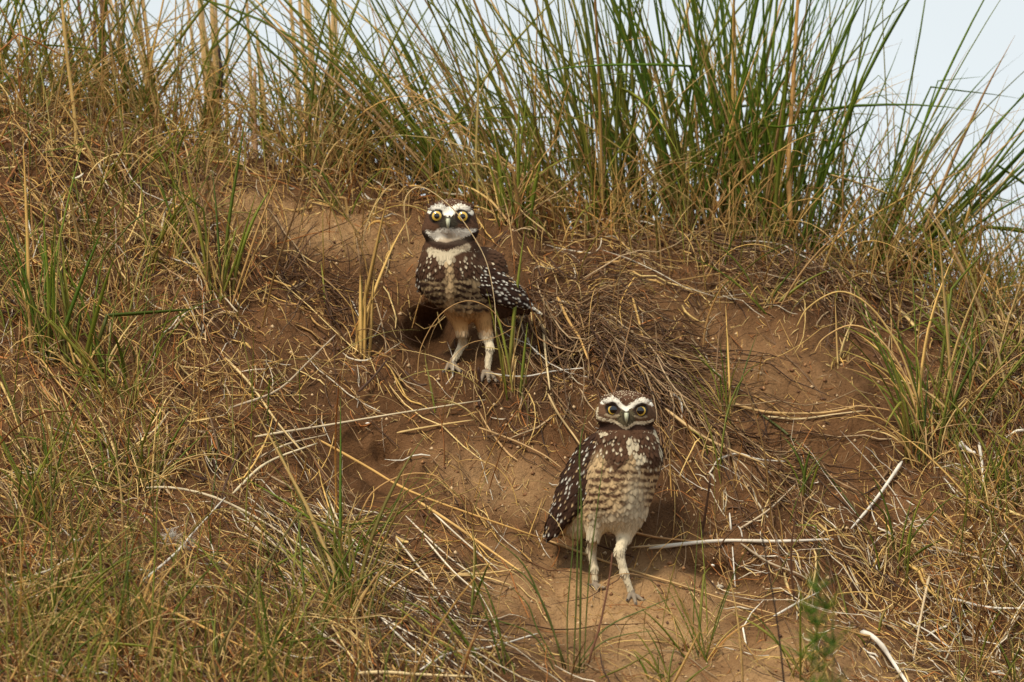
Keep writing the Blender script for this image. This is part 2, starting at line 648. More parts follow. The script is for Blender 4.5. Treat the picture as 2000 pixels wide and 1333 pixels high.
# --- curled thin dry grass (arching tendrils)
g = Grow()
p, u, v = scatter(lambda a, b: np.maximum(dens_grass(a, b), 0.10 * (1 - blob(a, b, 1530, 760, 330, 210, 5))), 950)
n = len(p)
g.blades(p, U(0, 2 * math.pi, n), U(0.0, 0.6, n), U(0.9, 3.2, n), PX * U(110, 340, n), PX * U(1.5, 3.0, n), pick(STRAW + GREY, n), pick(STRAW + OLIVE, n), 14,
         U(-0.6, 0.6, n), 1.0, 0.03)
tag(g.build('curled_grass', M_STRAW), 'thin curled dry grass arching over the bank', 'grass', kind='stuff')


# --- dead straw lying on the ground (uncountable)
def straws(p, ang, L, nseg, lift, curve, tiltup):
    """p (N,3) start on ground; ang plan angle; lies along the ground"""
    N = len(p)
    s = np.linspace(0, 1, nseg + 1)
    kink = rng.normal(0, 0.9, N) * (rng.random(N) < 0.35)
    a = ang[:, None] + curve[:, None] * (s[None, :] - 0.5) + kink[:, None] * (s[None, :] > rng.uniform(0.25, 0.8, (N, 1)))
    dx = np.cos(a) * (L / nseg)[:, None]
    dy = np.sin(a) * (L / nseg)[:, None]
    x = p[:, 0:1] + np.cumsum(dx, 1)
    y = p[:, 1:2] + np.cumsum(dy, 1)
    hz = Hs(x, y)
    # a straw is stiff: straight line fit of the ground below plus a lift
    k = np.linspace(-1, 1, nseg + 1)[None]
    m = hz.mean(1, keepdims=True)
    sl = (hz * k).sum(1, keepdims=True) / (k ** 2).sum()
    st = m + sl * k
    z = np.maximum(0.55 * st + 0.45 * hz, hz) + lift[:, None] + tiltup[:, None] * s[None] * L[:, None]
    return np.stack([x, y, z], -1)


g = Grow()
p, u, v = scatter(dens_litter, 10500)
n = len(p)
ang = U(0, 2 * math.pi, n)
diag = rng.random(n) < np.where((u > 450) & (v > 850), 0.65, 0.3)
ang = np.where(diag, rng.normal(-0.75, 0.35, n) + math.pi * (rng.random(n) < 0.5), ang)
L = PX * np.exp(rng.normal(math.log(58), 0.6, n))
c = straws(p, ang, L, 5, 0.022 * rng.random(n) ** 1.6 * np.clip(dens_litter(u, v) * 1.3, 0.15, 1), rng.normal(0, 0.7, n), np.abs(rng.normal(0, 0.12, n)))
vv, ff = tubes(c, PX * np.exp(rng.normal(math.log(2.8), 0.42, n)), taper_straw(5), 0.7)
rr = rng.random(n)
cc = np.where((rr < 0.40)[:, None], pick(STRAW, n), np.where((rr < np.where((u > 1380) & (v > 930), 0.72, 0.93))[:, None], pick(GREY + RUST + [lin(84, 56, 36), lin(70, 46, 30), lin(98, 70, 46)], n), pick(WHITE, n)))
g.add(vv, ff, blade_cols(cc, cc * U(0.8, 1.1, n)[:, None], 5))
# short crumbs of straw everywhere
p, u, v = scatter(lambda a, b: 0.45 + dens_litter(a, b), 19000, clear=False)
n = len(p)
c = straws(p, U(0, 6.3, n), PX * U(6, 26, n), 2, U(0, 0.002, n), rng.normal(0, 0.6, n), np.abs(rng.normal(0, 0.08, n)))
vv, ff = tubes(c, PX * U(1.4, 3.2, n), taper_straw(2), 0.7)
cc = pick(GREY + RUST + STRAW, n)
g.add(vv, ff, blade_cols(cc, cc, 2))
tag(g.build('straw_litter', M_STRAW), 'dead straw and broken stems littering the bank', 'straw', kind='stuff')

# --- mats of dark dead stems and roots
def stem_mat(line, spread, n, pal, label, hgt=0.03, along=0.22):
    line = np.asarray(line, float)
    k = rng.random(n) * (len(line) - 1.001)
    i = k.astype(int)
    c_ = line[i] + (line[i + 1] - line[i]) * (k - i)[:, None]
    d_ = line[i + 1] - line[i]
    nrm = np.stack([-d_[:, 1], d_[:, 0]], 1) / np.linalg.norm(d_, axis=1, keepdims=True)
    o_ = rng.normal(0, spread, n)
    c_ = c_ + nrm * o_[:, None]
    p_, ok_ = hit(c_[:, 0], c_[:, 1])
    q_, _ = hit(c_[:, 0] + d_[:, 0] * 0.1, c_[:, 1] + d_[:, 1] * 0.1)
    a_ = np.arctan2(q_[:, 1] - p_[:, 1], q_[:, 0] - p_[:, 0]) + rng.normal(0, along, n)
    L_ = PX * np.exp(rng.normal(math.log(120), 0.45, n))
    cl_ = straws(p_, a_, L_, 7, hgt * rng.random(n) * np.exp(-(o_ / spread) ** 2 * 0.6), rng.normal(0, 0.5, n), rng.normal(0, 0.05, n))
    vv_, ff_ = tubes(cl_, PX * U(1.6, 4.4, n), taper_straw(7), 0.8)
    cc_ = pick(pal, n)
    e_ = empty('stem_mat', p_[0])
    tag(e_, label, 'dead stems')
    g_ = Grow()
    g_.add(vv_, ff_, blade_cols(cc_, cc_ * 0.9, 7))
    tag(child_build(g_, 'stems', M_STRAW, e_), kind='stuff')


DARK = [lin(92, 62, 38), lin(70, 46, 30), lin(120, 86, 56), lin(150, 112, 72), lin(104, 78, 54)]
stem_mat([(1010, 590), (1090, 650), (1180, 690), (1270, 750)], 50, 480, DARK + GREY, 'tangled dark mat of dead stems between the two owls', along=0.5)
stem_mat([(1200, 680), (1290, 750), (1350, 830), (1450, 890), (1540, 945)], 16, 230, DARK + GREY + STRAW[:1], 'dark ridge of matted stems running down behind the lower owl', along=0.4)
stem_mat([(470, 1000), (600, 1090), (760, 1200), (900, 1310)], 50, 620, DARK + GREY + WHITE[:1] + STRAW[:1], 'mat of grey fallen stems sloping down below the hollow')
stem_mat([(1230, 470), (1400, 510), (1560, 530), (1720, 590)], 26, 420, DARK + GREY, 'brown thatch hanging under the dark green reeds', along=0.7)
stem_mat([(1840, 640), (1920, 720), (2010, 760)], 40, 300, DARK + GREY, 'brown thatch on the falling end of the crest', along=0.8)
stem_mat([(480, 540), (600, 560), (650, 600)], 18, 90, DARK, 'small dark mat of roots on the upper slope', along=0.6)

# --- crumbs of soil (uncountable)
ico_v = np.array([(0, 0, 1), (0.9, 0, 0.1), (-0.1, 0.95, 0), (-1, -0.1, 0.1), (0, -1, 0), (0, 0, -0.8)])
ico_f = np.array([(0, 1, 2), (0, 2, 3), (0, 3, 4), (0, 4, 1), (5, 2, 1), (5, 3, 2), (5, 4, 3), (5, 1, 4)])
p, u, v = scatter(lambda a, b: 0.6 + 0 * a, 9000, clear=False)
n = len(p)
sz = PX * np.exp(rng.normal(math.log(2.2), 0.6, n)) * np.where(rng.random(n) < 0.05, 2.0, 1.0)
sz = np.minimum(sz, 5.5 * PX)
jit = ico_v[None] * rng.uniform(0.6, 1.3, (n, 6, 1)) * sz[:, None, None]
vv = (p[:, None, :] + jit).reshape(-1, 3)
ff = (ico_f[None] + 6 * np.arange(n)[:, None, None]).reshape(-1, 3)
cc = np.repeat(pick([lin(120, 82, 50), lin(150, 108, 68), lin(92, 62, 40), lin(190, 160, 120)], n), 6, 0)
cr_o = mesh_obj('soil_crumbs', vv, ff, M_WOOD, cols=cc, smooth_=False)
tag(cr_o, 'small crumbs of sandy soil strewn over the bank', 'soil', kind='stuff')

# ------------------------------------------------------------------ tall grass clumps along the crest
CL = 'tall dune grass clumps along the crest'


def clump(u, yoff, n_green, n_dry, lean, fan, length, width, r=46, label=None, bend=0.35, heroes=8, green=GREEN, dry=STRAW, cat='grass clump', group=CL, name='dune_grass_clump', root=None, thatch=None):
    if root is None:
        x = (u - 1000) * PX
        y = YC + yoff
        x *= (y - CAM_Y) / -CAM_Y
        root = np.array([x, y, float(Hs(x, y))])
    e = empty(name, root)
    tag(e, label, cat, group)

    def gen(n, pal_b, pal_t, lf, wf, bend_, wob=0.03, fanf=1.0):
        ph, rad = U(0, 6.28, n), r * PX * rng.random(n) ** 0.5
        q = np.stack([root[0] + rad * np.cos(ph) * 1.5, root[1] + rad * np.sin(ph) * 1.1, np.zeros(n)], 1)
        q[:, 2] = Hs(q[:, 0], q[:, 1]) - 0.003
        lx = lean + rng.normal(0, fan * fanf, n) + 0.35 * np.cos(ph) * fan
        ly = rng.normal(0, 0.16, n)
        tilt = np.arctan(np.hypot(lx, ly))
        a = np.arctan2(ly, lx)
        ln = length * lf * PX * U(0.4, 1.15, n)
        return (q, a, tilt, np.abs(rng.normal(bend_, 0.25, n)) * U(0.3, 1.3, n), ln, PX * width * wf * U(0.6, 1.25, n), pick(pal_b, n), pick(pal_t, n))
    if r > 40:
        n_green, n_dry = int(n_green * 0.8), int(n_dry * 1.25)
    if n_green:
        g_ = Grow()
        g_.blades(*gen(n_green, green + OLIVE, green, 1.0, 1.0, bend), nseg=10, wob=0.022, mid=0.3)
        tag(child_build(g_, 'green_blades', M_GRASS, e), kind='stuff')
    if n_dry:
        g_ = Grow()
        g_.blades(*gen(n_dry, dry + RUST, dry + OLIVE, 0.66, 0.8, bend * 2.2, fanf=1.9), nseg=10, wob=0.05)
        tag(child_build(g_, 'dry_blades', M_STRAW, e), kind='stuff')
    nt_ = int((n_green + n_dry) * 0.45) if thatch is None else thatch
    if nt_:
        g_ = Grow()                                   # dead, collapsed leaves round the foot
        q, a, tilt, b_, ln, wd, cb, ct = gen(nt_, GREY + RUST, GREY + STRAW, 0.3, 0.7, 1.4, fanf=2.5)
        g_.blades(q, U(0, 6.28, nt_), U(0.3, 1.2, nt_), U(0.5, 2.2, nt_), np.minimum(ln, 0.16), wd, cb, ct, nseg=8, wob=0.08)
        tag(child_build(g_, 'dead_thatch', M_STRAW, e), kind='stuff')
    for i in range(heroes):                           # the broad leaves one can follow singly
        g_ = Grow()
        isd = n_green == 0 or (n_dry > 0 and rng.random() < 0.25)
        g_.blades(*gen(1, dry if isd else OLIVE, dry if isd else green, 1.08, 1.5, bend), nseg=12, wob=0.015, mid=0.2)
        child_build(g_, 'blade', M_STRAW if isd else M_GRASS, e)
    return e


# (u, depth behind crest, green, dry, lean, fan, length px, width px, label)
DG = [lin(118, 142, 44), lin(104, 132, 40), lin(136, 150, 50)]
clump(-210, 0.02, 22, 40, 0.1, 0.34, 537, 4.6, label='mixed green and dry grass clump past the pale reed stalks')
clump(-60, 0.05, 29, 27, 0.15, 0.32, 614, 5.5, label='dark green grass clump at the high end of the crest', green=DG)
clump(60, 0.00, 25, 47, -0.05, 0.40, 537, 4.6, label='mixed grass clump beside the tall pale reed stalk')
clump(200, 0.06, 22, 74, 0.02, 0.29, 563, 5.5, label='mostly dry brown grass clump between pale reed stalks')
clump(330, 0.04, 25, 54, -0.2, 0.34, 550, 4.6, label='grass clump whose green blades cross before the beige reeds')
clump(470, 0.08, 18, 40, -0.05, 0.40, 486, 4.2, label='sparse thin grass clump where sky shows low between blades')
clump(610, 0.02, 25, 74, -0.05, 0.34, 537, 4.6, label='tawny grass clump with thick dry centre')
clump(770, 0.05, 30, 54, -0.25, 0.32, 550, 4.6, label='loose olive grass clump bending over the crest')
clump(930, 0.02, 48, 33, -0.62, 0.23, 819, 5.5, label='grass clump with long green blades swept strongly to one side', bend=0.2, heroes=14)
clump(1040, 0.05, 48, 40, -0.35, 0.21, 793, 5.0, label='grass clump with green blades leaning over the upper owl', heroes=10)
clump(1150, 0.00, 48, 40, -0.16, 0.23, 819, 5.0, label='upright green grass clump just past the upper owl', heroes=10)
clump(1260, 0.05, 52, 33, -0.12, 0.21, 844, 5.5, label='tall green grass clump beside the dark dense clump', heroes=12)
clump(1370, 0.03, 59, 27, -0.05, 0.18, 870, 6.0, label='dense dark green clump of near vertical blades', green=DG, heroes=14)
clump(1450, 0.05, 62, 20, 0.00, 0.13, 896, 6.4, label='darkest and densest clump of upright green reeds on the crest', green=DG, heroes=16)
clump(1530, 0.02, 51, 27, 0.05, 0.16, 819, 6.0, label='dark green clump beside a single pale upright reed', green=DG, heroes=12)
clump(1600, 0.08, 22, 33, 0.1, 0.40, 665, 4.6, label='open grass clump with crossing blades against the sky')
clump(1700, 0.02, 22, 40, 0.62, 0.25, 768, 6.0, label='grass clump with stiff blades fanning far out against the sky', bend=0.12, heroes=16, green=DG)
clump(1720, 0.06, 22, 40, -0.22, 0.29, 716, 3.7, label='thin grass clump leaning back towards the dark reeds', bend=0.1)
clump(1830, 0.04, 18, 47, 0.0, 0.34, 486, 3.7, label='fine grass clump standing before the pale sky')
clump(1930, 0.00, 25, 60, -0.05, 0.29, 422, 3.7, label='short fine grass clump low on the crest')
clump(2050, 0.04, 25, 54, 0.0, 0.34, 460, 4.2, label='grass clump at the low end of the crest')
clump(2200, 0.02, 22, 54, 0.1, 0.34, 460, 4.2, label='last grass clump down the falling crest')
for i, (uu, yy, lf) in enumerate([(-120, .3, 420), (120, .3, 420), (300, .34, 380), (560, .3, 380), (830, .3, 420), (1000, .3, 480), (1210, .32, 520), (1400, .3, 560),
                                  (1500, .34, 520), (1640, .32, 420), (1800, .3, 330), (2000, .3, 300)]):
    clump(uu, yy, 14, 18, rng.normal(0, 0.1), 0.3, lf * 1.15, 5, r=70, heroes=0, thatch=0, label='loose grass clump growing just behind the crest', group='grass clumps behind the crest')

# fill between the clumps: thin stuff on the crest
g = Grow()
n = 1500
x = U(-0.95, 0.95, n)
y = YC + rng.normal(0.02, 0.09, n)
p = np.stack([x, y, Hs(x, y)], 1)
uu = px_of(p)[0]
g.blades(p, U(0, 6.28, n), np.abs(rng.normal(0.2, 0.2, n)), np.abs(rng.normal(0.8, 0.7, n)), PX * np.exp(rng.normal(math.log(190), 0.4, n)), PX * U(2, 4, n),
         pick(STRAW + RUST, n), np.where((rng.random(n) < 0.45)[:, None], pick(GREEN + OLIVE, n), pick(STRAW, n)), 10, U(-0.5, 0.5, n))
tag(g.build('crest_grass', M_GRASS), 'thin mixed grass filling the crest between the clumps', 'grass', kind='stuff')


# ------------------------------------------------------------------ single stalks and twigs drawn from the bank
def spline(pts, m):
    pts = np.asarray(pts, float)
    if len(pts) == 2:
        t = np.linspace(0, 1, m + 1)[:, None]
        return pts[0] * (1 - t) + pts[1] * t
    q = np.concatenate([[2 * pts[0] - pts[1]], pts, [2 * pts[-1] - pts[-2]]])
    out = []
    ts = np.linspace(0, len(pts) - 1, m + 1)
    for t in ts:
        i = min(int(t), len(pts) - 2)
        f = t - i
        a, b, c_, d = q[i], q[i + 1], q[i + 2], q[i + 3]
        out.append(0.5 * (2 * b + (c_ - a) * f + (2 * a - 5 * b + 4 * c_ - d) * f * f + (3 * b - a - 3 * c_ + d) * f ** 3))
    return np.array(out)


def rod(line, width, col, name, mat, parent=None, taper=None, sides=6, flat=0.9, tipcol=None, nodes=True):
    m = len(line) - 1
    tp = taper_straw(m) if taper is None else taper
    if nodes and m > 6:
        tp = tp * (1 + 0.18 * (rng.random(m + 1) < 0.15))
    vv_, ff_ = tubes(line[None], np.array([width]), tp, flat, sides)
    col = np.asarray(col)
    tipc = col if tipcol is None else np.asarray(tipcol)
    k = np.linspace(0, 1, m + 1)[:, None]
    cc_ = col * (1 - k) + tipc * k
    cc_ = cc_ * rng.uniform(0.8, 1.12, (m + 1, 1))
    cc_ = np.repeat(cc_, sides, 0)
    caps = [np.arange(sides)[::-1][None], (np.arange(sides) + m * sides)[None]]
    org = line[0]
    if parent is not None:
        return mesh_obj(name, vv_ - np.array(parent.location), [ff_] + caps, mat, parent, cc_)
    return mesh_obj(name, vv_, [ff_] + caps, mat, None, cc_, origin=org)


def lying(uv, width, col, label, cat='stalk', name='dry_stalk', group=None, lift=0.004, m=14, tipcol=None, sides=6):
    """a stalk lying on the bank through these photograph pixels"""
    q, ok = hit([a for a, _ in uv], [b for _, b in uv])
    lift = lift + 0.014 * float(np.clip(dens_litter(np.array([a for a, _ in uv], float), np.array([b for _, b in uv], float)).mean(), 0, 1))
    ln = spline(q, m)
    hz = Hs(ln[:, 0], ln[:, 1])
    k = np.linspace(-1, 1, m + 1)
    st = hz.mean() + (hz * k).sum() / (k ** 2).sum() * k
    base_ = np.maximum(0.4 * st + 0.6 * hz, hz)
    z = base_ + lift + 0.4 * width * PX
    # keep the picture position: shift along the line of sight
    u_, v_ = px_of(ln)
    for i in range(len(ln)):
        y_ = ln[i, 1]
        for _ in range(4):
            pt = P(u_[i], v_[i], y_)
            need = float(Hs(pt[0], pt[1])) + lift + 0.4 * width * PX
            y_ -= (need - pt[2]) * 0.9
        ln[i] = P(u_[i], v_[i], y_)
    ln[1:-1] = 0.25 * ln[:-2] + 0.5 * ln[1:-1] + 0.25 * ln[2:]
    o = rod(ln, width * PX, col, name, M_WOOD, tipcol=tipcol, sides=sides)
    return tag(o, label, cat, group)


def standing(uv, width, col, label, cat='stalk', name='dry_stalk', group=None, dy=0.0, m=14, tipcol=None, depth=None, mat=None, parent=None, blade=False):
    """a stalk rooted at the first pixel; the rest rises near that depth (dy: how far the tip comes forward)"""
    if depth is None:
        q = hit1(*uv[0])
        y0 = q[1]
    else:
        y0 = depth
    k = np.linspace(0, 1, len(uv))
    pts = np.array([P(a, b, y0 - dy * t) for (a, b), t in zip(uv, k)])
    ln = spline(pts, m)
    hz = Hs(ln[:, 0], ln[:, 1])
    bad = ln[:, 2] < hz + 0.002
    for i in np.where(bad)[0]:
        u_, v_ = px_of(ln[i])
        y_ = ln[i, 1]
        for _ in range(4):
            pt = P(u_, v_, y_)
            y_ -= (float(Hs(pt[0], pt[1])) + 0.003 - pt[2]) * 0.9
        ln[i] = P(u_, v_, y_)
    ln[0, 2] -= 0.004
    tp = taper_blade(m) if blade else None
    o = rod(ln, width * PX, col, name, mat or M_STRAW, parent, taper=tp, tipcol=tipcol, sides=4 if blade else 6, flat=0.5 if blade else 0.9, nodes=not blade)
    if parent is None:
        tag(o, label, cat, group, 'thing')
    return o


W0, S0, G0 = lin(214, 204, 186), lin(206, 172, 112), lin(166, 146, 118)
DK = lin(74, 50, 34)
lying([(1268, 1073), (1400, 1070), (1520, 1066), (1628, 1066)], 8.5, lin(206, 194, 174), 'straight bleached white stick beside the lower owl\'s legs', 'stick', 'bleached_stick', tipcol=lin(214, 204, 186))
lying([(1680, 1236), (1700, 1243), (1722, 1264), (1745, 1297), (1778, 1350)], 12, W0, 'thick pale bent stick near the feathery green weed', 'stick', 'bleached_stick')
lying([(1762, 908), (1735, 945), (1700, 995), (1662, 1042)], 8, W0, 'pale grey stick slanting above the tangled dry twigs', 'stick', 'bleached_stick')
lying([(498, 870), (560, 850), (640, 838), (760, 814), (948, 786)], 5.5, lin(206, 186, 150), 'long pale stalk lying below the upper owl', lift=0.012)
lying([(775, 856), (850, 834), (925, 822)], 5, S0, 'short yellow stalk under the long pale stalk')
lying([(620, 862), (720, 915), (800, 962), (930, 1008), (1062, 1058)], 6, lin(200, 156, 88), 'long golden stalk slanting from the hollow to the lower owl\'s tail', lift=0.012)
lying([(1062, 1058), (1140, 1090), (1230, 1118), (1330, 1152), (1430, 1180), (1550, 1212)], 5, lin(186, 150, 98), 'long golden stalk lying past the lower owl\'s feet')
lying([(815, 988), (880, 1030), (950, 1075), (1018, 1118)], 6.5, lin(210, 168, 100), 'thick golden stalk below the dark hollow', lift=0.008)
lying([(890, 1124), (960, 1120), (1018, 1116)], 5, S0, 'short straw touching the end of the thick golden stalk')
lying([(880, 1128), (940, 1134), (1000, 1146)], 5, S0, 'short straw just under the thick golden stalk\'s end')
lying([(286, 954), (340, 955), (410, 970), (480, 1000), (560, 1050), (640, 1115), (720, 1200)], 5.5, lin(196, 178, 144), 'long pale stem curving down through the grassy slope', lift=0.015)
lying([(440, 712), (490, 760), (540, 830), (600, 905)], 6, lin(204, 176, 122), 'pale stalk crossing the grey stalk on the brown slope', lift=0.012)
lying([(450, 800), (540, 765), (600, 720), (656, 658)], 5, lin(176, 156, 128), 'grey bent stalk reaching up the brown slope', lift=0.015)
lying([(496, 905), (560, 872), (640, 850)], 5, lin(186, 166, 134), 'pale stem end below the long pale stalk', lift=0.012)
lying([(455, 965), (520, 915), (620, 868)], 6, lin(204, 186, 150), 'pale stem slanting up to the dark hollow', lift=0.012)
lying([(276, 1138), (340, 1090), (380, 1045), (440, 982)], 5, W0, 'white stem crossing the tuft of white down', lift=0.015)
lying([(820, 1312), (880, 1286), (960, 1266), (1050, 1238)], 5.5, W0, 'white curved stem on the lower straw bank', lift=0.010)
lying([(700, 1322), (760, 1318), (815, 1322), (925, 1334)], 8, lin(216, 190, 140), 'thick yellow stem low on the straw bank', lift=0.010)
lying([(264, 1172), (330, 1198), (400, 1236), (470, 1268), (560, 1300)], 6.5, lin(204, 158, 88), 'long golden stem under the pale stem on the grassy slope', lift=0.014)
lying([(1225, 1052), (1290, 1054), (1385, 1062)], 5.5, lin(176, 132, 84), 'brown stem just above the bleached white stick')
lying([(1232, 1076), (1300, 1066), (1380, 1058)], 4.5, lin(196, 168, 126), 'thin stem crossing under the bleached white stick')
lying([(1510, 1208), (1560, 1182), (1600, 1160)], 5, W0, 'short white twig beside the feathery green weed', 'twig', 'twig')
lying([(1445, 1082), (1500, 1100), (1560, 1128), (1590, 1145)], 5, G0, 'grey twig hanging below the bleached white stick', 'twig', 'twig')
lying([(1442, 1060), (1500, 1010), (1555, 948)], 5, lin(190, 168, 136), 'pale twig rising from the bleached white stick', 'twig', 'twig')
lying([(1402, 908), (1440, 898), (1480, 900), (1535, 904)], 5, W0, 'white horizontal twig on the straw band', 'twig', 'twig')
lying([(1860, 1178), (1930, 1188), (2010, 1196)], 6, W0, 'straight white twig low on the twiggy bank', 'twig', 'twig')
lying([(1930, 1325), (1970, 1315), (2020, 1308)], 6, W0, 'pale twig at the foot of the twiggy bank', 'twig', 'twig')
lying([(1990, 1205), (1955, 1260), (1935, 1325)], 5, G0, 'grey forked twig under the straight white twig', 'twig', 'twig')
lying([(1820, 1072), (1880, 1088), (1935, 1102)], 6, lin(170, 150, 124), 'grey twig in the middle of the twiggy bank', 'twig', 'twig')
lying([(1815, 1130), (1800, 1200), (1785, 1290)], 6, lin(196, 172, 134), 'pale upright twig on the twiggy bank', 'twig', 'twig')
lying([(1912, 872), (1918, 910), (1922, 955)], 7, W0, 'short white stick beside the white bone', 'stick', 'bleached_stick')
lying([(1420, 788), (1480, 806), (1540, 812), (1620, 808), (1692, 802)], 7, lin(190, 154, 100), 'bundle stem of dry straw on the bare slope', lift=0.006)
lying([(1500, 820), (1560, 824), (1630, 812), (1690, 806)], 5, lin(206, 180, 134), 'pale stem under the straw bundle on the bare slope')
lying([(1060, 640), (1066, 700), (1074, 770)], 6, lin(206, 180, 132), 'pale stem hanging in the straw tangle beside the upper owl', lift=0.014)
lying([(1088, 584), (1110, 630), (1132, 668), (1148, 705)], 7, lin(196, 154, 90), 'thick tawny stem in the straw tangle beside the upper owl', lift=0.014)
lying([(1236, 590), (1250, 640), (1262, 690)], 6, lin(196, 156, 90), 'upright yellow stem above the lower owl', lift=0.012)
lying([(950, 735), (1020, 738), (1080, 732), (1140, 724)], 4, W0, 'thin white stem at the foot of the straw tangle', lift=0.010)
lying([(1070, 770), (1090, 810), (1120, 860), (1140, 890)], 5, lin(190, 160, 110), 'stem slanting down from the tangle to the lower owl\'s wing', lift=0.010)
lying([(935, 838), (1000, 870), (1060, 900), (1096, 920)], 5, lin(180, 144, 96), 'stem pointing at the lower owl\'s shoulder', lift=0.008)
lying([(1660, 590), (1700, 605), (1760, 640)], 4, lin(120, 90, 60), 'brown stem on the upper bare slope')
lying([(1300, 800), (1360, 850), (1420, 880), (1500, 915)], 7, lin(190, 158, 108), 'pale stem on top of the straw band behind the lower owl', lift=0.012)
lying([(1262, 668), (1290, 720), (1318, 800)], 4.5, lin(196, 170, 134), 'thin pale stem above the straw band', lift=0.012)
lying([(1310, 775), (1330, 790), (1332, 830)], 5, W0, 'small white crooked stem by the lower owl\'s head', lift=0.01)
lying([(1425, 1010), (1430, 1080), (1436, 1148)], 4, W0, 'white root hanging below the bleached white stick', 'root', 'root')
for i in range(30):                      # pale stems fallen down the slope below the hollow
    a0, b0 = rng.uniform(420, 860), rng.uniform(960, 1270)
    ln_ = rng.uniform(90, 260)
    an_ = math.radians(rng.normal(40, 9))
    a1, b1 = a0 + ln_ * math.cos(an_), b0 + ln_ * math.sin(an_)
    am, bm = 0.5 * (a0 + a1) + rng.normal(0, 5), 0.5 * (b0 + b1) + rng.normal(0, 5)
    lying([(a0, b0), (am, bm), (a1, b1)], rng.uniform(3.2, 5.2), pick(WHITE + GREY[:1] + STRAW[2:3], 1)[0], 'pale fallen stem slanting down the straw bank below the hollow', 'stem',
          'fallen_straw', 'pale fallen stems below the hollow', lift=rng.uniform(0.0, 0.012), m=8, sides=5)
for uv, wd in [([(470, 895), (440, 950), (425, 1010)], 5), ([(700, 770), (730, 745), (757, 708)], 6), ([(790, 728), (815, 752), (835, 760)], 6)]:
    lying(uv, wd, DK, 'short dark brown twig lying on the slope', 'twig', 'dark_twig', 'short dark twigs on the slope', lift=0.012)

# upright dark seed stems
standing([(1370, 1048), (1378, 1000), (1388, 930)], 7, DK, 'dark brown dead stem standing behind the bleached white stick', 'dead weed', 'dead_weed', dy=0.02)
standing([(1552, 1180), (1545, 1080), (1560, 960)], 5, lin(96, 66, 44), 'thin brown dead stem above the feathery green weed', 'dead weed', 'dead_weed', dy=0.02)
standing([(936, 792), (938, 755), (934, 718)], 8, lin(70, 44, 28), 'short dark stub beneath the upper owl\'s foot', 'dead weed', 'dead_weed', dy=0.01)
standing([(1415, 862), (1414, 835), (1420, 815)], 9, lin(66, 42, 28), 'dark stub at the foot of a thin green tuft', 'dead weed', 'dead_weed', dy=0.01)
standing([(1540, 1420), (1520, 1230), (1500, 1110), (1487, 1040)], 4, lin(60, 44, 30), 'thin dark stem rising before the sandy apron', 'dead weed', 'dead_weed', depth=-0.62)
standing([(1150, 1290), (1172, 1220), (1190, 1130), (1196, 1080)], 5, lin(124, 82, 58), 'reddish seed stem standing before the lower owl\'s feet', 'dead weed', 'dead_weed', depth=-0.42)

# tall pale reeds behind the crest
RB = 'beige dead reeds behind the crest'
REEDS = []
for cu, k in ((175, 7), (262, 7), (390, 9), (612, 8)):
    for q_ in range(k):
        REEDS.append((cu + int(rng.normal(0, 22)), int(rng.integers(7, 15)), -70, int(rng.normal(0, 22)), cu))
REEDS += [(505, 14, 60, -4, 0), (470, 10, -50, 10, 0)]
for uu, wd, top, ln_, cu in REEDS:
    x = (uu - 1000) * PX
    yb = YC + U(0.16, 0.34, 1)[0]
    zb = float(Hs(x, yb))
    q = P(uu, top, yb)
    q0 = np.array([x, yb, zb - 0.005])
    l3 = np.array([q0, 0.5 * (q0 + q) + [ln_ * PX * 0.5, 0, 0], q + [ln_ * PX, 0, 0]])
    cl_ = (lin(118, 80, 52) if cu == 175 else lin(216, 178, 118)) * rng.uniform(0.85, 1.1)
    o = rod(spline(l3, 14), wd * PX * 1.05, cl_, 'dead_reed', M_STRAW, sides=6, flat=0.6)
    if cu == 175:
        tag(o, 'dark brown dead reed behind the high end of the crest', 'reed', 'dark dead reeds')
    else:
        tag(o, 'blurred beige dead reed standing behind the crest', 'reed', RB)
standing([(150, 300), (146, 230), (132, 120), (124, 40), (118, -40)], 9, lin(200, 164, 96), 'tall pale yellow reed in front of the crest grass', 'reed', 'dead_reed')
standing([(1545, 440), (1540, 330), (1548, 180), (1556, 40), (1560, -30)], 11, lin(200, 152, 88), 'single tawny reed beside the dark green clump', 'reed', 'dead_reed', depth=YC - 0.02)
standing([(500, 320), (497, 230), (498, 130)], 13, lin(190, 150, 110), 'broken beige reed standing on the crest', 'reed', 'dead_reed', depth=YC + 0.01)
standing([(935, 395), (930, 300), (934, 180), (930, 90)], 7, lin(176, 152, 88), 'upright straw stalk just behind the upper owl\'s head', 'reed', 'dead_reed', depth=YC - 0.04)
standing([(430, 185), (432, 140), (427, 92)], 9, lin(58, 44, 40), 'dark withered seed head among the crest grass', 'seed head', 'seed_head', depth=YC + 0.02)

# ------------------------------------------------------------------ tufts on the slope
def tuft(u, v, n_green, n_dry, lean, fan, length, width, label, r=12, heroes=4, bend=0.5, group=None, thatch=None, **kw):
    q = hit1(u, v)
    return clump(u, 0, int(n_green * 0.5), int(n_dry * 0.8), lean, fan * 1.1, length * 1.1, width * 1.1, r=r * 1.9, label=label, bend=bend, heroes=heroes, group=group, name='grass_tuft', cat='grass tuft', root=q, thatch=thatch, **kw)


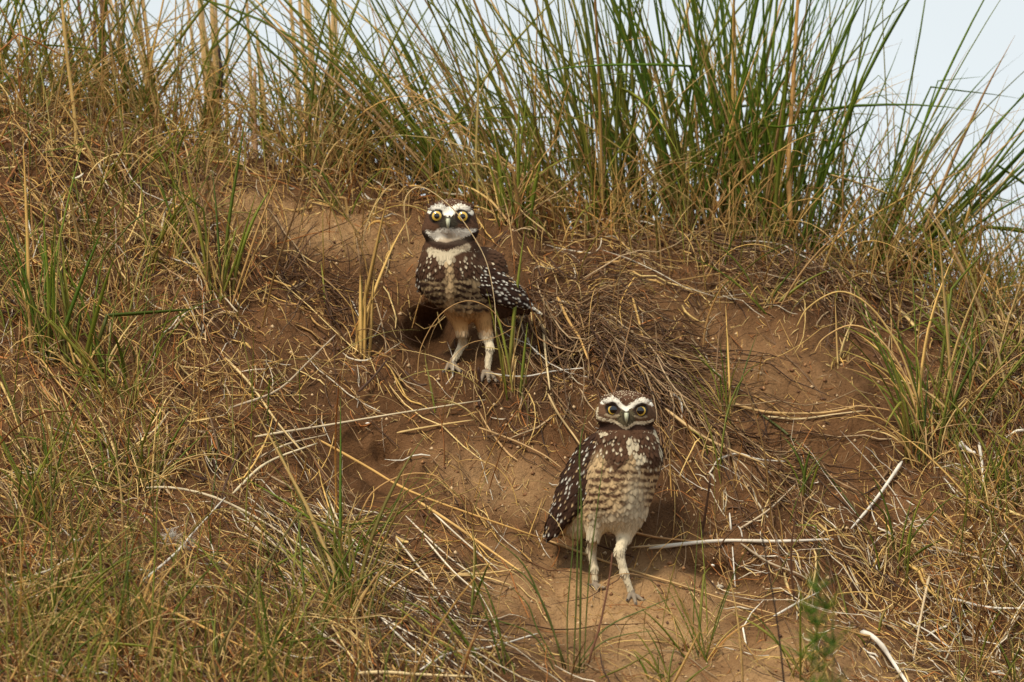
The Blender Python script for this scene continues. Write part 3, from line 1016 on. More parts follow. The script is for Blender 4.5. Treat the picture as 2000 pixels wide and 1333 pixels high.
tuft(700, 690, 0, 6, 0.04, 0.10, 260, 6, 'upright golden tuft with tall straw stalks beside the upper owl', heroes=5, bend=0.1, dry=[lin(204, 164, 92), lin(190, 150, 80)])
tuft(1415, 815, 10, 8, -0.05, 0.28, 210, 3.5, 'thin green tuft rising from a dark stub on the bare slope', r=6)
tuft(1500, 612, 5, 10, 0.0, 0.4, 170, 4, 'small tuft at the upper edge of the bare slope', r=8)
tuft(1560, 960, 3, 5, 0.1, 0.3, 110, 4, 'small brown tuft above the tangled twigs', r=8)
tuft(1805, 900, 18, 20, -0.08, 0.16, 400, 4.5, 'big tuft of golden and green blades on the falling slope', r=14, heroes=10, bend=0.7)
tuft(1860, 860, 20, 16, -0.1, 0.25, 380, 6, 'green tuft standing behind the big golden tuft', r=14, heroes=5, bend=0.5)
tuft(1640, 720, 0, 8, 0.1, 0.2, 130, 5, 'little straw tuft in the middle of the bare slope', r=7, heroes=2)
tuft(430, 580, 10, 14, 0.0, 0.25, 270, 5.5, 'straw tuft with upright pale stems on the upper slope', r=12, heroes=6, bend=0.25)
tuft(165, 730, 8, 18, 0.0, 0.2, 240, 7, 'stubby pale-stemmed tuft on the grassy slope', r=16, heroes=5, bend=0.3)
tuft(85, 700, 26, 12, 0.02, 0.18, 380, 5.5, 'dark green tuft rising from the grassy slope', r=12, heroes=5, bend=0.2, green=DG)
tuft(240, 800, 24, 20, -0.05, 0.3, 240, 4.5, 'bushy tuft of green and tan blades', r=20)
tuft(320, 520, 16, 20, 0.1, 0.3, 220, 4.5, 'tuft beside the sandy patch on the upper slope', r=14)
tuft(270, 960, 22, 24, 0.0, 0.3, 220, 4.5, 'tuft just above the curving pale stem', r=18)
tuft(680, 1190, 26, 20, -0.12, 0.2, 320, 6, 'green tuft standing before the dark hollow', r=14, heroes=6, bend=0.3, green=DG + OLIVE)
tuft(430, 1330, 8, 16, 0.2, 0.3, 240, 4, 'tuft beside the leafy stem low on the slope', r=14)
tuft(240, 1290, 14, 40, 0.0, 0.28, 260, 4, 'rusty-straw tuft low on the grassy slope', r=22, dry=RUST + STRAW)
tuft(70, 1240, 30, 30, 0.1, 0.3, 260, 4.5, 'bright green tuft low on the grassy slope', r=22)
tuft(80, 1010, 30, 30, 0.0, 0.3, 260, 4.5, 'green tuft in the thick of the grassy slope', r=22)
tuft(960, 1320, 10, 14, -0.3, 0.3, 200, 4, 'sparse tuft at the foot of the sandy apron', r=14)
tuft(1300, 1345, 14, 8, 0.2, 0.5, 110, 4, 'spreading low tuft on the pale apron', r=14)
tuft(1940, 1010, 12, 20, 0.0, 0.35, 200, 4, 'dry tuft among the twigs below the white bone', r=18)
tuft(1960, 760, 20, 50, 0.05, 0.3, 220, 4.5, 'thick brown tuft on the falling crest', r=30, dry=STRAW + GREY)
tuft(1740, 1130, 10, 14, 0.0, 0.35, 180, 4, 'sparse tuft in the tangled twigs', r=16)
tuft(1000, 440, 20, 30, 0.0, 0.2, 300, 5.5, 'straw and green tuft right behind the upper owl', r=14, heroes=6, bend=0.25)
tuft(945, 410, 6, 20, 0.0, 0.1, 280, 5, 'upright straw tuft at the upper owl\'s nape', r=9, heroes=4, bend=0.1)
tuft(1000, 760, 5, 8, 0.0, 0.08, 230, 5, 'narrow tuft with one green stalk beside the upper owl\'s leg', r=7, heroes=3, bend=0.15, thatch=6)
TG = 'small grass tufts over the slope'
taken = 0
while taken < 34:
    uu, v_ = rng.uniform(-200, 2200), rng.uniform(330, 1450)
    if rng.random() > dens_grass(np.array([uu]), np.array([v_]))[0] + 0.05 or owl_clear(np.array([uu]), np.array([v_]))[0] < 0.6 or v_ < crest_v(uu) + 40:
        continue
    tuft(uu, v_, int(rng.integers(6, 18)), int(rng.integers(10, 24)), rng.normal(0, 0.1), 0.32, rng.uniform(120, 260), 4, 'small mixed tuft of green and straw-coloured grass on the slope', r=14, heroes=2, group=TG)
    taken += 1

# blades standing before the lower owl
e = empty('grass_tuft', hit1(1115, 1290))
tag(e, 'sparse tuft of long green blades in front of the lower owl', 'grass tuft')
e.location = P(1115, 1300, -0.36)
e.location.z = float(Hs(e.location.x, -0.36))
for uv, wd in [([(1132, 1310), (1134, 1150), (1136, 1000), (1132, 880), (1148, 800)], 5.5), ([(1120, 1310), (1126, 1160), (1128, 1060), (1130, 940)], 4.5),
               ([(1110, 1315), (1108, 1200), (1118, 1080), (1120, 1010)], 4), ([(1140, 1310), (1150, 1130), (1168, 980), (1182, 870)], 3.5),
               ([(1100, 1300), (1070, 1200), (1030, 1130), (985, 1100)], 5), ([(1105, 1300), (1060, 1180), (1020, 1100), (960, 1050)], 5),
               ([(1090, 1300), (1050, 1230), (1030, 1180), (990, 1140)], 4), ([(1120, 1310), (1180, 1230), (1260, 1190), (1330, 1160)], 4),
               ([(1125, 1310), (1170, 1260), (1220, 1240), (1300, 1230)], 3.5), ([(1085, 1310), (1040, 1240), (960, 1210), (900, 1200)], 4)]:
    standing(uv, wd * 0.8, lin(122, 124, 60), None, name='blade', depth=-0.36, mat=M_GRASS, parent=e, blade=True, tipcol=lin(104, 126, 52))

# named arching blades
AR = []
standing([(815, 745), (822, 680), (860, 615), (910, 588), (955, 602), (985, 635), (1002, 640), (965, 660), (915, 672), (880, 705), (868, 735)], 2.0, lin(184, 142, 86),
         'curled dry blade looping before the upper owl\'s legs', 'grass blade', 'arching_grass_blade', depth=0.02, m=40)
standing([(800, 480), (790, 395), (822, 366), (878, 402), (918, 452), (950, 512), (966, 590), (968, 660)], 2.6, lin(204, 170, 112),
         'thin dry blade hanging across the upper owl\'s face', 'grass blade', 'arching_grass_blade', depth=0.03, m=36, tipcol=lin(222, 196, 150))
standing([(700, 1012), (730, 960), (790, 928), (850, 930), (885, 965), (880, 1010)], 3.6, lin(186, 142, 84), 'arched dry blade over the dark hollow', 'grass blade', 'arching_grass_blade', depth=-0.14, m=28)
standing([(1795, 790), (1755, 680), (1700, 600), (1640, 570), (1580, 600), (1555, 640)], 4.5, lin(206, 170, 100), 'high golden arching blade over the bare slope', 'grass blade', 'arching_grass_blade', depth=0.02, m=28)
standing([(1790, 800), (1760, 720), (1710, 655), (1660, 636), (1610, 660), (1590, 690)], 4, lin(206, 166, 104), 'low golden arching blade over the bare slope', 'grass blade', 'arching_grass_blade', depth=0.0, m=28)
standing([(1680, 600), (1672, 560), (1660, 640), (1646, 700)], 4, lin(200, 170, 104), 'pale bent blade dangling over the bare slope', 'grass blade', 'arching_grass_blade', dy=0.02, m=24)
standing([(2010, 1060), (1900, 1080), (1840, 1110), (1790, 1160)], 3.5, STRAW[1], 'thin dry blade bent over the twiggy bank', 'grass blade', 'arching_grass_blade', dy=0.01, m=20)
standing([(1480, 805), (1540, 850), (1610, 920), (1650, 970), (1685, 1020)], 5, lin(104, 108, 56), 'single long green blade drooping over the straw band', 'grass blade', 'arching_grass_blade', dy=0.06, m=24, mat=M_GRASS)
standing([(420, 1340), (430, 1270), (470, 1190), (510, 1120), (560, 1040), (590, 1000)], 6, lin(112, 104, 54), 'leafy olive stem slanting up the lower slope', 'plant', 'leafy_plant', dy=0.06, m=24)
for i, (a, b_, c_, d_) in enumerate([(0, 340, 40, 400), (40, 140, 120, 330), (300, 300, 470, 480)]):
    pass

# ------------------------------------------------------------------ feathery green weed close to the camera
wq = np.array([P(1600, 1400, -1.35)[0], -1.35, 0])
wq[2] = float(Hs(wq[0], wq[1]))
we = empty('weed', wq)
tag(we, 'feathery bright green weed with tiny yellow tips, out of focus', 'weed')
for j, (du, top) in enumerate([(0, 1060), (16, 1095), (-18, 1105), (28, 1170), (-8, 1130)]):
    pt = P(1600 + du, top, -1.35 + 0.01 * j)
    l3 = spline(np.array([wq, 0.5 * (wq + pt) + [0.006 * (j - 2), 0, 0], pt]), 16)
    rod(l3, 0.0022, lin(72, 104, 34), 'stem', M_GRASS, we, sides=5)
    g = Grow()
    m = 170
    k = U(0.45, 1.0, m)
    base_p = np.array([l3[int(t * 16)] for t in k]) + rng.normal(0, 0.001, (m, 3))
    g.blades(base_p, U(0, 6.28, m), U(0.5, 1.2, m), U(-0.5, 0.3, m), U(0.012, 0.034, m), U(0.0010, 0.0016, m), pick([lin(84, 128, 34), lin(104, 148, 44)], m),
             pick([lin(120, 150, 50), lin(190, 180, 70), lin(84, 124, 36)], m), 4)
    tag(child_build(g, 'leaves', M_GRASS, we), kind='stuff')


# ------------------------------------------------------------------ small odd things
def pebble(name, u, v, size, mat, label, cat, sq=(1, 0.8, 0.6), seed=0):
    q = hit1(u, v)
    th = np.linspace(0, math.pi, 9)
    ph = np.linspace(0, 2 * math.pi, 13)[:-1]
    T, F = np.meshgrid(th, ph, indexing='ij')
    d = np.stack([np.sin(T) * np.cos(F), np.sin(T) * np.sin(F), np.cos(T)], -1).reshape(-1, 3)
    rr_ = 1 + 0.22 * vnoise(d[:, 0] * 2 + seed, d[:, 1] * 2 + d[:, 2] * 1.7, seed)
    vts = d * rr_[:, None] * np.array(sq) * size * PX * 0.5
    i_ = np.arange(9 * 12).reshape(9, 12)
    f_ = np.stack([i_[:-1, :], i_[1:, :], np.roll(i_, -1, 1)[1:, :], np.roll(i_, -1, 1)[:-1, :]], -1).reshape(-1, 4)
    o = mesh_obj(name, vts + q + [0, 0, size * PX * 0.18], f_, mat, origin=q)
    return tag(o, label, cat)


pebble('pebble', 1405, 1150, 16, M_STONE, 'pale rounded pebble at the edge of the sandy apron', 'pebble', seed=3)
pebble('pebble', 1392, 1118, 8, M_BONE, 'tiny white pebble above the rounded one', 'pebble', seed=4)
pebble('pebble', 718, 842, 8, M_BONE, 'tiny white pebble by the long pale stalk', 'pebble', seed=5)
bq = hit1(1888, 893)
ln = np.array([bq + [-0.009, -0.004, 0.012], bq + [-0.003, -0.005, 0.008], bq + [0.004, -0.006, 0.003], bq + [0.010, -0.008, 0.0]])
tp = np.array([1.0, 1.5, 1.25, 0.8, 0.7, 0.65, 0.6, 0.55, 0.6, 0.75, 0.4])
o = rod(spline(ln, 10), 0.0068, lin(232, 222, 206), 'bone', M_BONE, taper=tp, sides=8, nodes=False)
tag(o, 'small white bone lying on the falling slope', 'bone')
# white down caught in the grass
for (uu, v_, lab) in [(335, 1065, 'tuft of white down caught in the grass'), (368, 1078, 'smaller wisp of white down beside the white stem')]:
    q = hit1(uu, v_)
    e = empty('down_feather', q)
    tag(e, lab, 'feather')
    m = 160
    d = rng.normal(0, 1, (m, 3))
    d[:, 2] = np.abs(d[:, 2])
    d /= np.linalg.norm(d, axis=1, keepdims=True)
    g = Grow()
    g.blades(q + [0, -0.006, 0.006] + rng.normal(0, 0.002, (m, 3)), np.arctan2(d[:, 1], d[:, 0]), np.arccos(d[:, 2]), U(-0.5, 1.0, m), U(0.006, 0.014, m), np.full(m, 0.0005),
             pick([lin(215, 208, 190)], m), pick([lin(225, 218, 205)], m), 4)
    tag(child_build(g, 'barbs', M_STRAW, e), kind='stuff')
# ------------------------------------------------------------------ the owls
def rot_axes(d, n):
    """orthonormal frame: d long axis, n normal (thin) axis"""
    d = np.asarray(d, float)
    d /= np.linalg.norm(d)
    n = np.asarray(n, float)
    n = n - d * np.dot(n, d)
    n /= np.linalg.norm(n)
    return np.stack([d, np.cross(n, d), n])


class Field:
    def __init__(self, lo, hi, h):
        self.lo, self.h = np.array(lo, np.float32), h
        ax = [np.arange(a, b + h, h, dtype=np.float32) for a, b in zip(lo, hi)]
        self.X, self.Y, self.Z = np.meshgrid(*ax, indexing='ij', sparse=True)
        self.f = np.full((len(ax[0]), len(ax[1]), len(ax[2])), 1e3, np.float32)

    def smin(self, d, k):
        h = np.clip(0.5 + 0.5 * (self.f - d) / k, 0, 1)
        self.f = self.f * (1 - h) + d * h - k * h * (1 - h)

    def ell(self, c, r, axes=None, k=10.0, sub=False):
        x, y, z = self.X - c[0], self.Y - c[1], self.Z - c[2]
        if axes is not None:
            A = axes
            x, y, z = A[0][0] * x + A[0][1] * y + A[0][2] * z, A[1][0] * x + A[1][1] * y + A[1][2] * z, A[2][0] * x + A[2][1] * y + A[2][2] * z
        k0 = np.sqrt((x / r[0]) ** 2 + (y / r[1]) ** 2 + (z / r[2]) ** 2)
        k1 = np.sqrt((x / r[0] ** 2) ** 2 + (y / r[1] ** 2) ** 2 + (z / r[2] ** 2) ** 2)
        d = k0 * (k0 - 1) / (k1 + 1e-6)
        if sub:
            h = np.clip(0.5 - 0.5 * (self.f + d) / k, 0, 1)
            self.f = self.f * (1 - h) - d * h + k * h * (1 - h)
        else:
            self.smin(d, k)

    def cone(self, a, b, ra, rb, k=6.0):
        a, b = np.array(a, float), np.array(b, float)
        ab = b - a
        t = ((self.X - a[0]) * ab[0] + (self.Y - a[1]) * ab[1] + (self.Z - a[2]) * ab[2]) / np.dot(ab, ab)
        t = np.clip(t, 0, 1)
        d = np.sqrt((self.X - a[0] - t * ab[0]) ** 2 + (self.Y - a[1] - t * ab[1]) ** 2 + (self.Z - a[2] - t * ab[2]) ** 2) - (ra + (rb - ra) * t)
        self.smin(d, k)

    def mesh(self):
        f = self.f
        s = f < 0
        nx_, ny_, nz_ = f.shape
        acc = np.zeros((nx_ - 1, ny_ - 1, nz_ - 1, 3), np.float32)
        cnt = np.zeros((nx_ - 1, ny_ - 1, nz_ - 1), np.float32)
        corner = [(i, j, k) for i in (0, 1) for j in (0, 1) for k in (0, 1)]
        sl = lambda o: tuple(slice(o[q], f.shape[q] - 1 + o[q]) for q in range(3))
        for a in corner:
            for q in range(3):
                if a[q] == 1:
                    continue
                b = list(a)
                b[q] = 1
                fa, fb = f[sl(a)], f[sl(b)]
                m = s[sl(a)] != s[sl(b)]
                t = np.where(m, fa / np.where(m, fa - fb, 1), 0)
                for w_ in range(3):
                    acc[..., w_] += np.where(m, a[w_] + (t if w_ == q else 0), 0)
                cnt += m
        act = cnt > 0
        idx = np.full(act.shape, -1, np.int64)
        idx[act] = np.arange(act.sum())
        ijk = np.argwhere(act)
        v = (ijk + acc[act] / cnt[act][:, None]) * self.h + self.lo
        quads = []
        for q in range(3):
            o = [0, 0, 0]
            o[q] = 1
            a0 = s[tuple(slice(0, f.shape[w_] - o[w_]) for w_ in range(3))]
            a1 = s[tuple(slice(o[w_], f.shape[w_]) for w_ in range(3))]
            ch = np.argwhere(a0 != a1)
            p_, r_ = [(1, 2), (2, 0), (0, 1)][q]
            ch = ch[(ch[:, p_] > 0) & (ch[:, r_] > 0) & (ch[:, p_] < f.shape[p_] - 1) & (ch[:, r_] < f.shape[r_] - 1)]
            flip = a0[tuple(ch.T)]
            e1, e2 = np.zeros(3, int), np.zeros(3, int)
            e1[p_], e2[r_] = 1, 1
            g_ = lambda c_: idx[tuple(c_.T)]
            qd = np.stack([g_(ch - e1 - e2), g_(ch - e2), g_(ch), g_(ch - e1)], 1)
            qd[~flip] = qd[~flip][:, ::-1]
            quads.append(qd)
        return v, np.concatenate(quads)


def vnormals(v, f):
    n = np.zeros_like(v)
    fn = np.cross(v[f[:, 2]] - v[f[:, 0]], v[f[:, 3]] - v[f[:, 1]])
    for i in range(4):
        np.add.at(n, f[:, i], fn)
    return n / (np.linalg.norm(n, axis=1, keepdims=True) + 1e-9)


def poisson(v, nrm, spacing):
    """thin the mesh vertices to a spacing that may vary by vertex"""
    order = rng.permutation(len(v))
    cell = float(spacing.min())
    grid = {}
    keep = []
    big = int(math.ceil(spacing.max() / cell))
    for i in order:
        c = (v[i] // cell).astype(int)
        s = spacing[i]
        rr_ = int(math.ceil(s / cell))
        ok = True
        for a in range(c[0] - rr_, c[0] + rr_ + 1):
            for b in range(c[1] - rr_, c[1] + rr_ + 1):
                for d in range(c[2] - rr_, c[2] + rr_ + 1):
                    j = grid.get((a, b, d))
                    if j is not None and ((v[i] - v[j]) ** 2).sum() < s * s:
                        ok = False
                        break
                if not ok:
                    break
            if not ok:
                break
        if ok:
            grid[tuple(c)] = i
            keep.append(i)
    return np.array(keep)


def feathers(p, n, d, L, Wd, base, mark, kind, lift, nl=7, nw=5):
    """small overlapping feathers. kind 0 plain, 1 pale spot near the tip, 2 dark bar at the tip, 3 pale fringe"""
    N = len(p)
    d = d - n * (d * n).sum(1, keepdims=True)
    d /= np.linalg.norm(d, axis=1, keepdims=True) + 1e-9
    s = np.cross(n, d)
    t = np.linspace(0, 1, nl)
    x = np.linspace(-1, 1, nw)
    wt = np.sqrt(np.clip(np.sin(math.pi * (0.12 + 0.86 * t ** 0.8)), 0, 1)) * np.where(t > 0.99, 0.35, 1)
    a = lift[:, None]
    along = t[None] * L[:, None]
    hgt = np.sin(a) * along - 0.25 * np.sin(a) * along * t[None] + 0.4
    c = p[:, None, :] + d[:, None, :] * (along * np.cos(a))[..., None] + n[:, None, :] * hgt[..., None]
    off = x[None, None, :] * (wt[None, :, None] * Wd[:, None, None] * 0.5)
    vts = c[:, :, None, :] + s[:, None, None, :] * off[..., None] - n[:, None, None, :] * (0.22 * np.abs(off) * np.abs(x)[None, None, :])[..., None]
    T = np.broadcast_to(t[None, :, None], off.shape)
    Xx = np.broadcast_to(x[None, None, :], off.shape)
    m = np.zeros(off.shape)
    k = kind[:, None, None]
    rs = rng.uniform(0.6, 1.2, (N, 1, 1))
    m = np.where(k == 1, np.clip(1.15 - np.hypot((T - 0.75) / (0.25 * rs), Xx / (0.56 * rs)), 0, 1) * 1.8, m)
    m = np.where(k == 2, smooth(0.52, 0.64, T) * (1 - smooth(0.9, 1.0, T)), m)
    m = np.where(k == 3, smooth(0.75, 0.95, np.maximum(T, np.abs(Xx) * 0.9)), m)
    m = np.clip(m, 0, 1)[..., None]
    col = base[:, None, None, :] * (1 - m) + mark[:, None, None, :] * m
    col = col * (0.85 + 0.15 * np.cos(Xx * 9))[..., None]
    idx = np.arange(N * nl * nw).reshape(N, nl, nw)
    f = np.stack([idx[:, :-1, :-1], idx[:, 1:, :-1], idx[:, 1:, 1:], idx[:, :-1, 1:]], -1).reshape(-1, 4)
    return vts.reshape(-1, 3), f, col.reshape(-1, 3)


def poly_dist(u, v, pts):
    d = np.full(np.shape(u), 1e9)
    for (a, b), (c, e_) in zip(pts[:-1], pts[1:]):
        du, dv = c - a, e_ - b
        t = np.clip(((u - a) * du + (v - b) * dv) / (du * du + dv * dv), 0, 1)
        d = np.minimum(d, np.hypot(u - a - t * du, v - b - t * dv))
    return d


def ellm(u, v, cu, cv, ru, rv):
    return np.hypot((u - cu) / ru, (v - cv) / rv)


def lay(col, m, c):
    m = np.clip(m, 0, 1)[:, None]
    return col * (1 - m) + np.asarray(c)[None] * m


def scallop(u, v, pu, pv, seed=0, miss=0.15):
    """broken rows of crescent bars"""
    u = u + 4.0 * vnoise(u / 21.0, v / 17.0, seed)
    v = v + 4.0 * vnoise(u / 23.0, v / 19.0, seed + 1)
    r = np.floor(v / pv)
    us = u / pu + 0.5 * (r % 2)
    c = np.floor(us)
    x = 2 * (us - c) - 1
    t = v / pv - r
    rnd = (np.sin(c * 12.9898 + r * 78.233 + seed) * 43758.5453) % 1.0
    return smooth(0.33, 0.18, np.abs(t - (0.66 - 0.26 * x * x))) * smooth(1.0, 0.8, np.abs(x)) * (rnd > miss)


BR, BRD, BRM = lin(84, 58, 40), lin(52, 33, 22), lin(112, 82, 58)
CREAM, BUFF, WH, ORG = lin(232, 214, 178), lin(206, 174, 128), lin(246, 238, 218), lin(196, 146, 90)


class Owl:
    def __init__(self, u0, v0, label):
        self.u0, self.v0 = u0, v0
        self.root_p = hit1(u0, v0)
        self.k = PX * (self.root_p[1] - CAM_Y) / -CAM_Y
        self.root = empty('owl', self.root_p)
        tag(self.root, label, 'owl', 'pair of burrowing owls')
        # true pixel of the root on the ground
        self.u0, self.v0 = [float(q) for q in px_of(self.root_p)]

    def L(self, u, v, y=0.0):
        return np.array([u - self.u0, y, self.v0 - v], float)

    def foot_y(self, u, v):
        return (hit1(u, v)[1] - self.root_p[1]) / self.k

    def uv(self, p):
        return self.u0 + p[:, 0], self.v0 - p[:, 2]

    def part(self, name, v, f, mat, cols=None, parent=None, kind=None):
        o = mesh_obj(name, np.asarray(v) * self.k, f, mat, parent or self.root, cols)
        if kind:
            o['kind'] = kind
        return o


def sphere_cap(c, r, ang, m=24, rings=8, axis=(0, -1, 0)):
    ax = rot_axes((1, 0, 0), axis)
    n = ax[2]
    th = np.linspace(0.02, ang, rings)
    ph = np.linspace(0, 2 * math.pi, m + 1)[:-1]
    T, F = np.meshgrid(th, ph, indexing='ij')
    d = np.cos(T)[..., None] * n + np.sin(T)[..., None] * (np.cos(F)[..., None] * ax[0] + np.sin(F)[..., None] * ax[1])
    v = (np.array(c) + r * d).reshape(-1, 3)
    i = np.arange(rings * m).reshape(rings, m)
    f = np.stack([i[:-1], i[1:], np.roll(i, -1, 1)[1:], np.roll(i, -1, 1)[:-1]], -1).reshape(-1, 4)
    cap = np.arange(m)[None]
    return v, [f, cap]


def add_eye(o, u, v, yface, r_ball, r_rim, r_iris, r_pupil, look=(0, -1, 0)):
    look = np.array(look, float)
    look /= np.linalg.norm(look)
    front = o.L(u, v, yface)
    c = front - look * r_ball
    a_rim, a_ir, a_pu = [math.asin(min(0.99, r / r_ball)) for r in (r_rim, r_iris, r_pupil)]
    vv_, ff_ = sphere_cap(c, r_ball, a_rim, axis=look)
    e = o.part('eye', vv_, ff_, M_RIM)
    vv_, ff_ = sphere_cap(c, r_ball + 0.35, a_ir, axis=look)
    o.part('iris', vv_, ff_, M_IRIS, parent=e)
    vv_, ff_ = sphere_cap(c, r_ball + 0.7, a_pu, axis=look)
    o.part('pupil', vv_, ff_, M_PUPIL, parent=e)


def add_beak(o, u, v0_, v1_, y0, w_):
    """hooked bill, curving down"""
    m, k = 9, 10
    t = np.linspace(0, 1, m)
    zc = o.v0 - (v0_ + (v1_ - v0_) * t)
    yc = y0 - 9 * np.sin(math.pi * (0.15 + 0.6 * t)) + 3 * t ** 3
    rw = w_ * 0.5 * (1 - t ** 2.2) + 0.3
    rd = 7 * (1 - t ** 1.6) + 0.3
    ph = np.linspace(0, 2 * math.pi, k + 1)[:-1]
    vts = np.stack([(u - o.u0) + rw[:, None] * np.cos(ph), yc[:, None] + rd[:, None] * np.sin(ph) + 2, np.repeat(zc[:, None], k, 1)], -1).reshape(-1, 3)
    i = np.arange(m * k).reshape(m, k)
    f = np.stack([i[:-1], np.roll(i, -1, 1)[:-1], np.roll(i, -1, 1)[1:], i[1:]], -1).reshape(-1, 4)
    o.part('beak', vts, f, M_BEAK)


def add_foot(o, u, v, y, spread, fwd=-1.0):
    """three toes forward, one back, each with a talon"""
    c = o.L(u, v + 1, y)
    F = Field((c[0] - 50, c[1] - 50, c[2] - 26), (c[0] + 50, c[1] + 40, c[2] + 18), 1.8)
    F.cone(c + [0, 0, 10], c + [0, 0, 2], 5.5, 6, 3)
    tips = []

    def ground_z(x, y_):
        return (float(Hs(o.root_p[0] + x * o.k, o.root_p[1] + y_ * o.k)) - o.root_p[2]) / o.k
    for a in spread:
        d = np.array([math.sin(a), -math.cos(a), 0])
        q1 = c + d * 13
        q2 = c + d * 27
        q1[2] = max(ground_z(q1[0], q1[1]) + 4.5, c[2] - 6)
        q2[2] = max(ground_z(q2[0], q2[1]) + 3, c[2] - 14)
        F.cone(c + [0, 0, 3], q1, 5, 4.5, 3)
        F.cone(q1, q2, 4.5, 3.2, 3)
        tips.append((q2, d))
    fv, ff_ = F.mesh()
    ft = o.part('foot', fv, ff_, M_FOOT)
    for q2, d in tips:
        ln_ = spline(np.array([q2 + [0, 0, 1], q2 + d * 5 + [0, 0, 1.5], q2 + d * 9 + [0, 0, -2.5]]), 6)
        vv_, f2 = tubes(ln_[None], np.array([4.0]), np.array([1, .95, .85, .7, .5, .3, .1]), 0.9, 6)
        o.part('talon', vv_, f2, M_TALON, parent=ft)


def long_feather(o, name, p0, p1, width, n, cfn, bow=0.0, nl=14, nw=5, parent=None):
    p0, p1, n = np.array(p0, float), np.array(p1, float), np.array(n, float)
    d = p1 - p0
    Ln = np.linalg.norm(d)
    d /= Ln
    n = n - d * np.dot(n, d)
    n /= np.linalg.norm(n)
    s = np.cross(n, d)
    t = np.linspace(0, 1, nl)
    x = np.linspace(-1, 1, nw)
    wt = np.clip(np.minimum(0.5 + 2 * t, 1) * np.sqrt(np.clip(1 - ((t - 0.55) / 0.46).clip(0) ** 2.5, 0.02, 1)), 0.1, 1)
    c = p0 + d * (t * Ln)[:, None] + n * (bow * np.sin(math.pi * t))[:, None]
    vts = c[:, None, :] + s * (x[None, :, None] * (wt * width * 0.5)[:, None, None]) - n * (0.18 * width * x[None, :, None] ** 2)
    T, X_ = np.meshgrid(t, x, indexing='ij')
    col = cfn(T.ravel(), X_.ravel())
    back = vts - n * 0.8
    allv = np.concatenate([vts.reshape(-1, 3), back.reshape(-1, 3)])
    i = np.arange(nl * nw).reshape(nl, nw)
    f = np.stack([i[:-1, :-1], i[1:, :-1], i[1:, 1:], i[:-1, 1:]], -1).reshape(-1, 4)
    return o.part(name, allv, np.concatenate([f, f[:, ::-1] + nl * nw]), M_PLUME, np.concatenate([col, col]), parent=parent)


def barred(T, X_, dark, pale, nb, ph, edge=0.25):
    b = (np.sin((T * nb + ph) * 2 * math.pi) > 0.55) & (np.abs(X_) > edge)
    c = np.where(b[:, None], pale[None], dark[None])
    tip = smooth(0.93, 1.0, T)[:, None]
    return c * (1 - tip) + pale[None] * tip


def clothe(o, name, v, f, paint, flow, size, skip=None, parent=None, lift=0.16, post=None):
    """cover a surface in feathers"""
    n = vnormals(v, f)
    sz = size(v, n)
    keep = poisson(v, n, sz * 0.44)
    if skip is not None:
        keep = keep[~skip(v[keep], n[keep])]
    p, nn = v[keep], n[keep]
    s = sz[keep] * rng.uniform(0.85, 1.2, len(keep))
    d = flow(p, nn) + rng.normal(0, 0.10, (len(p), 3))
    base, mark, kind, asp = paint(p + d / (np.linalg.norm(d, axis=1, keepdims=True) + 1e-9) * (s * 0.45)[:, None], nn, True)
    base = base * rng.uniform(0.85, 1.15, (len(p), 1))
    fv, ff_, fc = feathers(p - nn * 0.6, nn, d, s, s * asp, base, mark, kind, rng.uniform(0.5, 1.4, len(p)) * lift)
    if post is not None:
        fc = post(*o.uv(fv), fc)
    return o.part(name, fv, ff_, M_PLUME, fc, parent=parent, kind='stuff')


